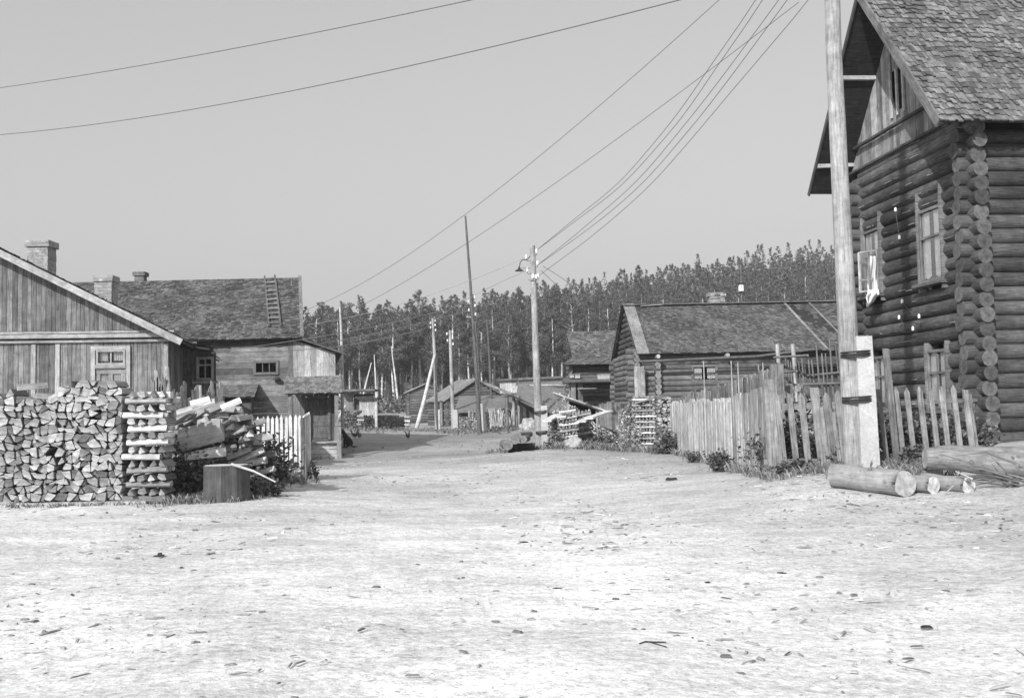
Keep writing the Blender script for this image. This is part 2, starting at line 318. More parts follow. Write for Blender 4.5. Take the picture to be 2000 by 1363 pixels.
def bush(name, c, rx, ry, rz_, n, s, label, group=None, m='leaf', stems=12):
    root = T(name, label, 'plant', c, group); mb = MB(); st = MB(); c = V(c); hubs = []
    for i in range(max(5, stems)):
        an = U(0, 6.28); q = R()**.5; h = rz_*(1-.5*q*q)*U(.4, 1.2)
        base = c + V((math.cos(an)*q*rx*.7, math.sin(an)*q*ry*.7, -.03)); top = c + V((math.cos(an)*q*rx, math.sin(an)*q*ry, h))
        st.tube([base, (base+top)/2 + V((U(-.03,.03), U(-.03,.03), 0)), top], [.008, .006, .003], 4, .8); hubs.append((base, top))
    for i in range(n):
        b_, t_ = random.choice(hubs); q = b_.lerp(t_, U(.12, 1.05)) + V((random.gauss(0, 1)*rx*.2, random.gauss(0, 1)*ry*.2, random.gauss(0, 1)*.03))
        if q.z < c.z: q.z = c.z + U(0, .1)
        d = V((U(-1, 1), U(-1, 1), U(-.5, .7))).normalized(); e = d.cross(V((U(-1, 1), U(-1, 1), U(-1, 1)))).normalized(); L = s*U(.4, 1.5)
        mb.poly([q, q+d*L*.5+e*L*.28, q+d*L, q+d*L*.5-e*L*.28], [(0,1,2,3)], U(.6, 1.7))
    mb.build('foliage', m, root); st.build('stems', m, root); return root
# ================================================================== GROUND
def ground_mat():
    m = bpy.data.materials.new('packed_dirt'); m.use_nodes = True; n = m.node_tree; N = n.nodes; L = n.links
    b = N['Principled BSDF']; b.inputs['Roughness'].default_value = .95; b.inputs['Specular IOR Level'].default_value = .1
    tc = N.new('ShaderNodeTexCoord')
    def nz(s, det=6, rough=.6, scl=(1,1,1)):
        mp = N.new('ShaderNodeMapping'); mp.inputs['Scale'].default_value = scl; L.new(tc.outputs['Object'], mp.inputs[0])
        k = N.new('ShaderNodeTexNoise'); k.inputs['Scale'].default_value = s; k.inputs['Detail'].default_value = det; k.inputs['Roughness'].default_value = rough; L.new(mp.outputs[0], k.inputs['Vector']); return k.outputs['Fac']
    def mr(x, a, b_, c, d):
        k = N.new('ShaderNodeMapRange'); k.inputs[1].default_value = a; k.inputs[2].default_value = b_; k.inputs[3].default_value = c; k.inputs[4].default_value = d; L.new(x, k.inputs[0]); return k.outputs[0]
    def mul(x, y):
        k = N.new('ShaderNodeMath'); k.operation = 'MULTIPLY'; L.new(x, k.inputs[0]); L.new(y, k.inputs[1]) if not isinstance(y, float) else setattr(k.inputs[1], 'default_value', y); return k.outputs[0]
    big = mr(nz(.16, 3), .35, .65, .74, 1.12); mid = mr(nz(1.3, 6, .75, (.8, 1.3, 1)), .35, .65, .78, 1.14); fine = mr(nz(14, 10, .85), .36, .6, .55, 1.15)
    spk = mr(nz(30, 4, .7), .33, .42, .5, 1.0)
    sx = N.new('ShaderNodeSeparateXYZ'); L.new(tc.outputs['Object'], sx.inputs[0])
    far = mr(sx.outputs['Y'], 6, 34, 1.5, .72)      # foreground overexposure painted into the pale dust colour, fading with distance
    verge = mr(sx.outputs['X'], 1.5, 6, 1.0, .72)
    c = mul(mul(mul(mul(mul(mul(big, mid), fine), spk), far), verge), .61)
    L.new(c, b.inputs['Base Color'])
    bp = N.new('ShaderNodeBump'); bp.inputs['Strength'].default_value = .8; bp.inputs['Distance'].default_value = .03
    hs = N.new('ShaderNodeMath'); hs.operation = 'ADD'; L.new(nz(9, 8, .7), hs.inputs[0]); L.new(mul(nz(2.2, 4), 2.0), hs.inputs[1]); L.new(hs.outputs[0], bp.inputs['Height']); L.new(bp.outputs[0], b.inputs['Normal'])
    return m
ys = [-30, -15, -6, 0, 2.5]; y = 3.2
while y < 850: ys.append(y); y *= 1.017 if y < 60 else 1.03
NX = 150; gv = []; gf = []
for y in ys:
    wd = max(abs(y), 3) * 1.5 + 14
    for i in range(NX+1):
        u = (i/NX*2-1); x = u*abs(u)**.35*wd
        z = gz(x, y) + (noise.noise(V((x*.9, y*.9, 0)))*.035 + noise.noise(V((x*3, y*3, 5)))*.012 if 3 < y < 100 else 0)
        z += (.03*noise.noise(V((x*.55+4, y*.22, 2))) + .022*math.sin(x*1.9+y*.12+1.5*noise.noise(V((x*.1, y*.1, 7)))) * noise.noise(V((x*.3, y*.12, 11)))) if 3 < y < 60 else 0
        gv.append((x, y, z))
for j in range(len(ys)-1):
    for i in range(NX): a = j*(NX+1)+i; gf.append((a, a+1, a+NX+2, a+NX+1))
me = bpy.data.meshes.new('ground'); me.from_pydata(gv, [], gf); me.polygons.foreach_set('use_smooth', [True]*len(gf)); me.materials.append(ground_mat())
go = bpy.data.objects.new('ground', me); sc.collection.objects.link(go); go['kind'] = 'structure'
# ================================================================== FOREST
def tree_mesh(kind, seed, lq, size=.5):
    rs = random.Random(seed); cr = MB(); tr = MB()
    H = {'pine': 14.8, 'birch': 13.6, 'spruce': 15.6}[kind]*rs.uniform(.93, 1.07)
    lean = rs.uniform(-.35, .35); bx = lambda z: V((lean*(z/H)**2 + .12*math.sin(z*.6+seed), .1*math.cos(z*.5+seed), z))
    r0 = {'pine': .17, 'birch': .15, 'spruce': .15}[kind]
    tt = {'pine': .8, 'birch': 1.5, 'spruce': .3}[kind]
    tr.tube([bx(z) for z in (-.6, 2, 5, 8, 11, H*.93)], [r0*1.1, r0*.95, r0*.8, r0*.6, r0*.35, .03], 5, tt*rs.uniform(.8, 1.1))
    lo = {'pine': .44, 'birch': .40, 'spruce': .16}[kind]*H*(1 if lq > 1000 else .7); RR = {'pine': 3.5, 'birch': 2.9, 'spruce': 2.7}[kind]
    clumps = []
    nc = {'pine': 64, 'birch': 58, 'spruce': 64}[kind]
    for i in range(nc):
        t = (i+rs.random())/nc; z = lo + (H-lo)*t
        if kind == 'spruce': rad = RR*(1-t)**.8*(.85+.25*math.sin(t*46))+.12
        elif kind == 'pine': rad = RR*min(1, t*3+.4)*(1-t)**.7*.8+.06
        else: rad = RR*min(1, t*2.6+.35)*(1-t)**.52*.8+.08
        an = rs.uniform(0, 6.28); q = rad*rs.uniform(.35, 1)
        c = bx(z) + V((math.cos(an)*q, math.sin(an)*q, -.25*q if kind == 'spruce' else .12*q)); clumps.append((c, rs.uniform(.38, .8)*(1.2-.86*t), rs.uniform(.72, 1.3)))
        if kind != 'spruce' and i % 2 == 0: tr.tube([bx(z-.5), c], [.045, .015], 3, tt*.7)
    clumps.append((bx(H), .12, 1.0)); clumps.append((bx(H-.4), .2, 1.0)); clumps.append((bx(H-.9), .3, 1.0))
    tw_ = sum(c[1]**1.7 for c in clumps)
    for c, r, tn in clumps:
        for k in range(max(4, int(lq*r**1.7/tw_))):
            d = V((rs.gauss(0, 1), rs.gauss(0, 1), rs.gauss(0, .75))).normalized()*r*rs.uniform(.3, 1.15); q = c + d
            a = V((rs.uniform(-1, 1), rs.uniform(-1, 1), rs.uniform(-.8, .8))).normalized(); b = a.cross(V((rs.uniform(-1, 1), rs.uniform(-1, 1), rs.uniform(-1, 1)))).normalized(); s = size*rs.uniform(.3, .75)
            cr.poly([q-a*s*.5, q+b*s*.28, q+a*s*.5, q-b*s*.28], [(0,1,2,3)], tn*rs.uniform(.8, 1.2))
    return cr, tr
kinds = ['birch', 'pine', 'pine', 'birch', 'spruce', 'pine', 'birch', 'spruce']
TL = {'birch': ('birch_tree', 'tall slender birch with a pale stem in the wood behind the village', 'birches of the wood'),
      'pine': ('pine_tree', 'tall pine with a rounded dark crown in the wood behind the village', 'pines of the wood'),
      'spruce': ('spruce_tree', 'dark pointed spruce in the wood behind the village', 'spruces of the wood')}
protos = []
for i, k in enumerate(kinds):
    cr, tr = tree_mesh(k, 11+i, 6500, .37)
    o1 = cr.build('crown', 'crown'); o2 = tr.build('trunk', 'trunk'); m1, m2 = o1.data, o2.data
    bpy.data.objects.remove(o1); bpy.data.objects.remove(o2); protos.append((k, m1, m2))
rt = random.Random(5); spots = []
row = 0; y = 138.0
while y < 285:
    px = 430 + rt.uniform(0, 20); dx = 2.7 if y < 170 else 3.4
    while px < 1900:
        x = (px-1000)/2000*y
        yy = y + rt.uniform(-2.2, 2.2); spots.append((x, yy)); px += dx*rt.uniform(.6, 1.4)/y*2000
    y += 4.2 if y < 160 else 5.5
spots.sort(key=lambda s: s[1])
def px_of(x, y): return 1000+2000*x/y
vis = [s for s in spots if 585 < px_of(*s) < 1690]
# the individuals: nearest rows on the open (left) side, nearest visible rows on the right
ind = vis[:290]; indset = set(ind); rest = [s for s in spots if s not in indset]
for i, (x, y) in enumerate(ind):
    bi = rt.random(); k = rt.choice([0, 3, 6, 0, 3, 1, 2, 5]) if y < 152 else rt.choice([0, 1, 2, 3, 4, 5, 5, 6, 7])
    kd, m1, m2 = protos[k]; nm, lb, gp = TL[kd]
    r = bpy.data.objects.new(nm, None); sc.collection.objects.link(r); r.location = (x, y, gz(x, y)); tag(r, lb, 'tree', gp)
    s = rt.uniform(.74, 1.12); r.rotation_euler.z = rt.uniform(0, 6.28); r.scale = (s*rt.uniform(.75, 1.25), s*rt.uniform(.75, 1.25), s)
    for nm2, mm in (('crown', m1), ('trunk', m2)):
        c = bpy.data.objects.new(nm2, mm); sc.collection.objects.link(c); c.parent = r
# the rest of the wood reads as one mass
big_v = []; big_f = []; big_t = []; lows = []
for i in range(5):
    cr, tr = tree_mesh(['pine', 'birch', 'spruce', 'pine', 'birch'][i], 40+i, 620, .95)
    lows.append((np.array(cr.v), np.array(cr.f), np.array(cr.t)))
off = 0
for x, y in rest:
    v, f, t = rt.choice(lows); an = rt.uniform(0, 6.28); s = rt.uniform(.8, 1.12); ca, sa = math.cos(an)*s, math.sin(an)*s
    vv = np.stack([v[:,0]*ca - v[:,1]*sa + x, v[:,0]*sa + v[:,1]*ca + y, v[:,2]*s + gz(x, y)], 1)
    big_v.append(vv); big_f.append(f + off); big_t.append(t); off += len(v)
bv = np.concatenate(big_v); bf = np.concatenate(big_f); bt = np.concatenate(big_t)
me = bpy.data.meshes.new('forest'); me.vertices.add(len(bv)); me.vertices.foreach_set('co', bv.ravel()); me.loops.add(bf.size); me.loops.foreach_set('vertex_index', bf.ravel().astype(np.int32))
me.polygons.add(len(bf)); me.polygons.foreach_set('loop_start', np.arange(0, bf.size, 4, dtype=np.int32)); me.polygons.foreach_set('loop_total', np.full(len(bf), 4, dtype=np.int32))
me.update(); me.validate(); at = me.attributes.new('tone', 'FLOAT', 'FACE'); at.data.foreach_set('value', bt.astype(np.float32)); me.materials.append(M['crown'])
fo = bpy.data.objects.new('forest', me); sc.collection.objects.link(fo); tag(fo, 'dense mixed wood covering the hillside behind the nearer trees', 'forest', None, 'stuff')
# pale leaning and standing thin stems at the wood's edge
for i, (px, d, h, ln) in enumerate([(612, 132, 7, .2), (700, 130, 6, 1.6), (735, 128, 7, -.3), (778, 128, 8, -.9)]):
    g_ = G(px, d); mb = MB(); mb.tube([g_-V((0,0,.3)), g_+V((ln*.5, 0, h*.5)), g_+V((ln, 0, h))], [.16, .12, .05], 5, 1.5)
    solo(mb, 'bare_trunk', 'trunk', g_, ['short bare stem at the far left of the wood edge', 'bare pale stem leaning to the right at the wood edge', 'slim bare stem standing upright at the wood edge', 'bare stem leaning left above the log hut'][i], 'tree trunk', 'bare stems at the wood edge')
# undergrowth strip under the wood
g_ = V((0, 134, 2)); mb = MB()
for i in range(9000):
    px = U(560, 1400); y = U(118, 136); x = (px-1000)/2000*y; h = R()**1.5*2.2*(.3+.7*max(0, noise.noise(V((x*.25, y*.25, 3)))+.45)); q = V((x, y, gz(x, y)+h))
    a = V((U(-1, 1), U(-1, 1), U(-1, 1))).normalized()*.3; b = a.cross(V((U(-1,1), U(-1,1), U(-1,1)))).normalized()*.2
    mb.poly([q-a, q+b, q+a, q-b], [(0,1,2,3)], U(.7, 2.2))
solo(mb, 'undergrowth', 'crown', g_, 'low scrub along the foot of the wood', 'undergrowth', None, 'stuff')
# ================================================================== LOG HOUSE (two storeys, right)
fr = F(9.13, 20, (-.1, 1), (1, .1)); L = 4.85; gl = .35
root = T('log_house', 'tall two-storey log house with shingled gable roof behind the leaning power pole', 'house', fr.p(0, 0, fr.g(0)))
def win_at(pl, pr, pt, pb):
    a1, _ = fr.at(pl, (pt+pb)/2, -.15); a0, z1 = fr.at(pr, pt, -.15); _, z0 = fr.at(pr, pb, -.15); return a0, a1, z0, z1
W1 = win_at(1799, 1834, 404, 541); W2 = win_at(1689, 1715, 434, 562)
W2 = (W2[0], W2[1], W1[2]+.04, W1[3]+.02)
W3 = win_at(1816, 1846, 686, 800); W4 = win_at(1702, 1728, 700, 800); W3 = (W3[0], W3[1], 1.35, W3[3]); W4 = (W4[0], W4[1], 1.35, W3[3])
holes = [(w_[0]-.08, w_[1]+.08, w_[2]-.08, w_[3]+.08) for w_ in (W1, W2, W3, W4)]
zt = 7.12; mb = MB()
logs(mb, fr.p(0,0,0), fr.p(L,0,0), gl-.1, zt-.3, .285, .152, holes, (.65, 1.4), 1.25, 14, .34, .02, .012); mb.tube([fr.p(.1,0,zt-.16), fr.p(L-.1,0,zt-.16)], .152, 14, 1)
mb.build('wall', 'log', root)
mb = MB(); logs(mb, fr.p(0,0,0), fr.p(0,9,0), gl-.1+.142, zt-.3, .285, .152, (), (.65, 1.35), 1.5, 14, .34, .02)
logs(mb, fr.p(L,0,0), fr.p(L,9,0), gl-.1+.142, zt-.3, .285, .15, (), (.65, 1.35), 1.3, 12, .34, .02); mb.build('wall', 'log', root)
mb = MB()   # moss caulking between the logs, in broken tufts
for z in np.arange(gl+.14, zt, .285):
    a = 0
    while a < L:
        ln = U(.05, .4)
        if R() < .3 and not any(h[0]-.05 < a+ln/2 < h[1]+.05 and h[2] < z < h[3] for h in holes): mb.boxv(fr.p(a+ln/2, -.135, z+U(-.02, .02)), fr.a*ln/2, fr.b*.02, V((0,0,U(.006,.014))), U(.4, 1.7))
        a += ln
tag(mb.build('caulking', 'logend', root), kind='stuff')
# gable boarding
za, zb, zr = zt+.02, 7.66, 10.0
gm_ = L/2+.12; gh = 2.72
def gtop(a): return 7.12 + (1-abs(a-gm_)/gh)*3.25
mb = MB(); aw = (gm_-.22, gm_+.28)
def lim(a): return min(gtop(a), zb)
planks(mb, fr, gm_-gh, gm_+gh, -.06, za, lim, .15, .03, (.9, 1.9)); mb.build('gable_boards', 'plank', root)
mb = MB(); planks(mb, fr, gm_-gh+.3, gm_+gh-.3, -.10, lambda a: zb+.04, lambda a: gtop(a) if not aw[0] < a < aw[1] else zb+.3, .16, .03, (.9, 2.6), jitter=.0)
planks(mb, fr, aw[0], aw[1], -.10, lambda a: zb+1.25, gtop, .16, .03, (.9, 2.2)); mb.build('gable_boards', 'plank', root)
mb = MB(); mb.beam(fr.p(gm_-gh+.25, -.17, zb), fr.p(gm_+gh-.3, -.17, zb), .08, .05, 1.0); mb.beam(fr.p(-.3, -.17, zt-.03), fr.p(L+.4, -.17, zt-.03), .08, .05, 1); mb.build('belt_board', 'plank_dark', root)
mb = MB(); 
for q in (aw[0]-.04, (aw[0]+aw[1])/2, aw[1]+.04): mb.boxv(fr.p(q, -.15, zb+.72), fr.a*.035, fr.b*.02, V((0,0,.53)), 1.2)
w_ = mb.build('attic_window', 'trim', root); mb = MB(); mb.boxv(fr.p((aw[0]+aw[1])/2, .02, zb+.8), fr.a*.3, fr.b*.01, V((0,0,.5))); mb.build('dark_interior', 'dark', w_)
for W, sd_ in ((W1, .35), (W2, .3), (W3, .1), (W4, .1)): window(fr, *W, -.15, root, True, 2 if W in (W3, W4) else 1, .62, .06, True, 'plank', .05, sd_)
# roof: overhang towards the street
ovf, e_a0, e_a1, ez, rz_ = -1.0, -.72, L+.78, 6.78, 10.6; ra = (e_a0+e_a1)/2; B1 = 9.6
mb = MB(); E0, E1, R0_, R1_ = fr.p(e_a0, ovf, ez), fr.p(e_a0, B1, ez), fr.p(ra, ovf, rz_), fr.p(ra, B1, rz_)
slab(mb, E0, E1, R1_, R0_, .05, .5); E2, E3 = fr.p(e_a1, ovf, ez-.05), fr.p(e_a1, B1, ez-.05); slab(mb, E2, E3, R1_, R0_, .05, .4)
k = .86; q0, q1 = R0_.lerp(fr.p(e_a1, ovf, ez), .0), None
mb.build('roof_boards', 'plank_dark', root)
mb = MB(); shingles(mb, E0, E1, R0_, R1_, 26, .1, .03, (.6, 1.5), 1.35, .6, .012); shingles(mb, E2, E3, R0_, R1_, 20, .2, .02, (.7, 1.2)); mb.build('roof', mat('big_house_shingles', .145, .5, bump=.6), root)
mb = MB(); mb.beam(fr.p(e_a0-.02, ovf-.03, ez-.06), fr.p(ra, ovf-.03, rz_-.05), .19, .035, 1.0, fr.b); mb.build('barge_board', 'plank', root)
mb = MB(); mb.beam(fr.p(e_a1+.02, ovf-.03, ez-.1), fr.p(ra, ovf-.03, rz_-.07), .1, .035, 1.0, fr.b); mb.build('barge_board', 'plank_dark', root)
for t in (.17, .62): mb = MB(); mb.beam(R0_.lerp(E2, 1-t)+V((0,0,-.1)), fr.p(ra, 0, rz_).lerp(fr.p(e_a1, 0, ez), 1-t)+V((0,0,-.1)), .09, .09, 1.2); mb.build('purlin', 'trim', root)
for t in (.12, .55): mb = MB(); mb.beam(R0_.lerp(E0, 1-t)+V((0,0,-.14)), fr.p(ra, 0, rz_).lerp(fr.p(e_a0, 0, ez), 1-t)+V((0,0,-.14)), .09, .09, 1.2); mb.build('purlin', 'trim', root)
# stepped top logs carrying the eaves at the near corner
mb = MB(); 
mb.beam(fr.p(-.62, .8, ez-.08), fr.p(-.62, B1-.2, ez-.08), .1, .12, 6); mb.build('eave_bracket', 'log', root)
# open casement of the farther upper window
a0, a1, z0, z1 = W2; zc = z0+(z1-z0)*.62; _, zb0 = fr.at(1714, 568, -.2); _, zc = fr.at(1714, 487, -.2)
pr_, pl_ = fr.at(1715, 530, -.2)[0], fr.at(1679, 530, -.42)[0]; hinge = fr.p(pr_, -.2, 0); dv_ = fr.p(pl_, -.42, 0)-hinge; wd = dv_.length; dr = dv_.normalized(); cs = MB(); zlo_ = zb0
def cp(u, z): return hinge + dr*u + V((0,0,z))
for (u0, w_, t_) in ((0, .06, 1.6), (wd, .06, 3.2), (wd*.48, .03, 1.2)): cs.beam(cp(u0, zlo_), cp(u0, zc), w_, .035, t_, dr)
for zz, w_ in ((zlo_+.02, .06), (zc-.01, .05), (zlo_+.3, .025)): cs.beam(cp(0, zz), cp(wd, zz), w_, .04, 2.0)
ca = cs.build('casement', 'plank', root); g_ = MB(); g_.poly([cp(0, zlo_), cp(wd, zlo_), cp(wd, zc), cp(0, zc)], [(0,1,2,3)]); g_.build('pane', 'glass', ca)
mb = MB(); vs = []; rows = [(500, 1698, 1710), (530, 1696, 1712), (562, 1694, 1714), (574, 1693, 1717), (583, 1692, 1711), (591, 1692, 1703), (600, 1693, 1697)]; n1_ = 14; k_ = 0
for i_ in range(len(rows)-1):
    for j in range(4 if i_ < len(rows)-2 else 5):
        t = j/4; yy, xl, xr = [rows[i_][c]*(1-t)+rows[i_+1][c]*t for c in range(3)]; k_ += 1
        for i in range(n1_+1):
            u = i/n1_; bb = -.24 - (.2 if yy > 566 else 0) - .05*math.sin(u*9+k_*.12) - .03*math.sin(u*23+k_*.3); a_, z_ = fr.at(xl+(xr-xl)*u+1.2*math.sin(k_*.7), yy+1.5*math.sin(u*9)*(yy > 570), bb); vs.append(fr.p(a_, bb, z_))
mb.poly(vs, [(j*(n1_+1)+i, j*(n1_+1)+i+1, (j+1)*(n1_+1)+i+1, (j+1)*(n1_+1)+i) for j in range(k_-1) for i in range(n1_)], 1.0, None, True)
solo(mb, 'blowing_curtain', 'cloth', fr.p(a0+.2, -.3, z0), 'white curtain hanging out of the open upper window of the tall log house', 'curtain')
# insulators on the wall with their slack wires
def insul(mb, mp, q, s=1.0, side=V((0,-1,0))):
    mb.tube([q+V((0,0,-.05*s)), q+V((0,0,-.01*s)), q+V((0,0,.02*s)), q+V((0,0,.055*s)), q+V((0,0,.075*s))], [.04*s, .035*s, .045*s, .03*s, .015*s], 10)
    mp.tube([q+V((0,0,-.03*s)), q+V((0,0,-.10*s)), q+V((0,0,-.13*s))-side*.03*s, q+V((0,0,-.10*s))-side*.14*s], .008*s, 5)
IN = []
for i, (px, py) in enumerate([(1749, 410), (1757, 464), (1762, 589), (1756, 620), (1783, 642), (1795, 618)]):
    a, z = fr.at(px, py, -.3); q = fr.p(a, -.3, z); IN.append(q); r2 = T('insulator', ['white insulator topmost on the log wall between the upper windows', 'white insulator below the topmost one, beside the upper window', 'white insulator in the middle of the log wall, under the upper windows', 'white insulator just left of and below the middle one on the log wall', 'white insulator lowest on the log wall, above the lower windows', 'small white insulator beside the dark pole shadow on the log wall'][i], 'insulator', q, 'insulators on the log wall')
    m1, m2 = MB(), MB(); insul(m1, m2, q, .72, -fr.b); m1.build('porcelain_cup', 'porcelain', r2); m2.build('hook', 'metal', r2)
def wire(pts, r, label, group='overhead wires', name='overhead_wire', m='wire', seg=24, sag=0.0):
    a, b = V(pts[0]), V(pts[-1]); mb = MB(); P_ = []
    for i in range(seg+1):
        t = i/seg; q = a.lerp(b, t); q.z -= sag*4*t*(1-t); P_.append(q)
    if len(pts) == 3:
        c = V(pts[1]); P_ = [a*(1-t)**2 + c*2*t*(1-t) + b*t*t for t in [i/seg for i in range(seg+1)]]
    mb.tube(P_, [r if not isinstance(r, tuple) else r[0]+(r[1]-r[0])*i/seg for i in range(seg+1)], 5); return solo(mb, name, m, a, label, 'wire', group)
wire([IN[2], IN[5]], .006, 'short wire from the middle wall insulator down to the small one', sag=.06)
wire([IN[3], IN[4]], .006, 'short wire between the two lowest insulators on the log wall', sag=.06)
wire([IN[0], IN[1]], .006, 'short wire between the two upper insulators on the log wall', sag=.03)
# ================================================================== PLANKED HOUSE (left)
fl = F(*(lambda q: (q.x, q.y))(P(322, 760, 25)), (-1, -.10), (-.19, 1)); gl = gz(fl.o.x-2, 25)
root = T('plank_house', 'low plank-clad house with two plastered chimneys behind the big firewood stack', 'house', fl.p(0, 0, gl))
ac, zc = fl.at(180, 657); W_ = 8.6
mb = MB(); dL, _ = fl.at(178, 720); dR, _ = fl.at(255, 720); _, dT = fl.at(215, 676)
planks(mb, fl, 0, dR, 0, gl-.2, zc, .11, .04, (.65, 1.45)); planks(mb, fl, dR, dL, .0, dT, zc, .11, .04, (.7, 1.3)); planks(mb, fl, dL, W_, 0, gl-.2, zc, .11, .04, (.65, 1.45)); mb.build('wall', 'plank', root)
fs_ = F(fl.o.x, fl.o.y, (-.19, 1), (-1, -.1)); mb = MB(); planks(mb, fs_, 0, 10, 0, gl-.2, zc, .12, .04, (.5, 1.3)); mb.build('wall', 'plank', root)
mb = MB(); 
for (dz, h, o) in ((0, .09, .09), (-.12, .06, .05), (.1, .05, .03)): mb.boxv(fl.p(W_/2-.1, -o, zc+dz), fl.a*(W_/2+.12), fl.b*o, V((0,0,h/2)), U(.8, 1.1))
mb.boxv(fl.p(-.03, -.0, (gl+zc)/2-.15), fl.a*.05, fl.b*.06, V((0,0,(zc-gl)/2-.05)), .9); mb.build('cornice', 'trim', root)
mb = MB()
for px in (66, 113): a, _ = fl.at(px, 720); mb.boxv(fl.p(a, -.03, (gl+zc)/2-.1), fl.a*.05, fl.b*.02, V((0,0,(zc-gl)/2-.08)), U(.8, 1.1))
mb.build('corner_board', 'trim', root)
# rake geometry
r1a, r1z = fl.at(46, 512, -.55); r2a, r2z = fl.at(352, 663, -.55); sl = (r1z-r2z)/(r1a-r2a); apA = 5.2
rk = lambda a: r2z + sl*(a-r2a) if a < apA else r2z + sl*(2*apA-a-r2a)
mb = MB(); planks(mb, fl, .0, W_, .02, zc+.14, lambda a: rk(a)-.12, .11, .04, (.7, 1.45)); mb.build('gable_boards', 'plank', root)
mb = MB(); slab(mb, fl.p(r2a, -.55, r2z), fl.p(r2a, 9.5, r2z), fl.p(apA, 9.5, rk(apA)), fl.p(apA, -.55, rk(apA)), .05); e2 = 2*apA-r2a; slab(mb, fl.p(e2, -.55, r2z), fl.p(e2, 9.5, r2z), fl.p(apA, 9.5, rk(apA)), fl.p(apA, -.55, rk(apA)), .05); mb.build('roof_boards', 'plank_dark', root)
mb = MB(); shingles(mb, fl.p(r2a, -.52, r2z+.02), fl.p(r2a, 9.5, r2z+.02), fl.p(apA, -.52, rk(apA)+.02), fl.p(apA, 9.5, rk(apA)+.02), 22, .15, .035, (.8, 2.2), 1.4, .6, .02)
shingles(mb, fl.p(e2, -.52, r2z+.02), fl.p(e2, 9.5, r2z+.02), fl.p(apA, -.52, rk(apA)+.02), fl.p(apA, 9.5, rk(apA)+.02), 16, .25, .03); mb.build('roof', 'shingle', root)
mb = MB(); mb.beam(fl.p(r2a-.03, -.58, r2z-.07), fl.p(apA, -.58, rk(apA)-.07), .16, .03, 1.0, fl.b); mb.beam(fl.p(e2+.03, -.58, r2z-.07), fl.p(apA, -.58, rk(apA)-.07), .16, .03, 1.0, fl.b); mb.build('barge_board', 'trim', root)
# side wing whose roof runs lower, with its window
aw_, zw = fl.at(412, 681, 2.6); sl2 = (r2z-zw)/(r2a-aw_) if abs(r2a-aw_) > .1 else sl
mb = MB(); slab(mb, fl.p(aw_, 2.2, zw), fl.p(aw_, 3.9, zw), fl.p(r2a+.3, 3.9, r2z+.06), fl.p(r2a+.3, 2.2, r2z+.06), .06, .5); mb.build('wing_roof', 'plank_dark', root)
mb = MB(); shingles(mb, fl.p(aw_-.02, 2.15, zw+.03), fl.p(aw_-.02, 3.9, zw+.03), fl.p(r2a+.3, 2.15, r2z+.1), fl.p(r2a+.3, 3.9, r2z+.1), 6, .15, .035, (.8, 2.2), 1.5, .6); mb.build('wing_roof', 'shingle', root)
bw_ = 3.3; x0, _ = fl.at(422, 720, bw_); x1, _ = fl.at(380, 720, bw_); _, wz1 = fl.at(400, 702, bw_); _, wz0 = fl.at(400, 738, bw_); wl, _ = fl.at(413, 720, bw_); wr, _ = fl.at(389, 720, bw_)
mb = MB(); planks(mb, fl, x0, wl-.06, bw_, gl, zw-.05, .12, .05, (.5, 1.1)); planks(mb, fl, wr+.06, x1+.6, bw_, gl, zw+.25, .12, .05, (.5, 1.1)); planks(mb, fl, wl-.06, wr+.06, bw_, gl, wz0-.06, .12, .05, (.5, 1.1)); planks(mb, fl, wl-.06, wr+.06, bw_, wz1+.06, zw-.02, .12, .05, (.5, 1.1)); mb.build('wing_wall', 'plank', root)
window(fl, wl, wr, wz0, wz1, bw_-.02, root, True, 2, .7, .07, False)
# door with transom light
DR = T('door_tmp', 'x', 'x', (0,0,0)); bpy.data.objects.remove(DR)
mb = MB(); f_ = .1
for a in (dR+f_/2, dL-f_/2): mb.boxv(fl.p(a, -.02, (gl+dT)/2), fl.a*f_/2, fl.b*.05, V((0,0,(dT-gl)/2)), U(.9, 1.1))
_, tz0 = fl.at(215, 716); mb.boxv(fl.p((dL+dR)/2, -.02, dT-.05), fl.a*((dL-dR)/2-f_-.002), fl.b*.05, V((0,0,.05)), 1.0); mb.boxv(fl.p((dL+dR)/2, -.03, tz0), fl.a*((dL-dR)/2-f_-.002), fl.b*.06, V((0,0,.04)), .8)
mb.build('door_frame', 'trim', root)
mb = MB(); da0, da1 = dR+f_+.01, dL-f_-.01; dm = (da0+da1)/2
mb.boxv(fl.p(dm, .03, (gl+.4+tz0)/2), fl.a*(da1-da0)/2, fl.b*.02, V((0,0,(tz0-gl-.4)/2-.05)), 1.5)
for a in (da0+.06, dm, da1-.06): mb.boxv(fl.p(a, .0, (gl+.4+tz0)/2), fl.a*.05, fl.b*.02, V((0,0,(tz0-gl-.4)/2-.05)), 1.7)
for z in (tz0-.12, gl+1.3, gl+.55): mb.boxv(fl.p(dm, -.012, z), fl.a*((da1-da0)/2), fl.b*.014, V((0,0,.06)), 1.7)
do = mb.build('door', 'plank', root); mb = MB(); mb.tube([fl.p(da0+.12, -.05, gl+1.25), fl.p(da0+.12, -.08, gl+1.3), fl.p(da0+.12, -.05, gl+1.4)], .01, 6); mb.build('handle', 'metal', do)
window(fl, da0+.06, da1-.06, tz0+.09, dT-.14, .0, root, False, 2, 0, .05, True)
mb = MB(); c_ = P(82, 505, 28.6); brickstack(mb, (c_.x, c_.y), .58, .56, rk(2.5)-.1, P(82, 474, 28.6).z, .0, .05); mb.build('chimney', 'plaster', root)
mb = MB(); c_ = P(208, 560, 29.6); brickstack(mb, (c_.x, c_.y), .5, .5, P(208, 600, 29.6).z, P(208, 544, 29.6).z, 0, .04); mb.build('chimney', 'plaster', root)
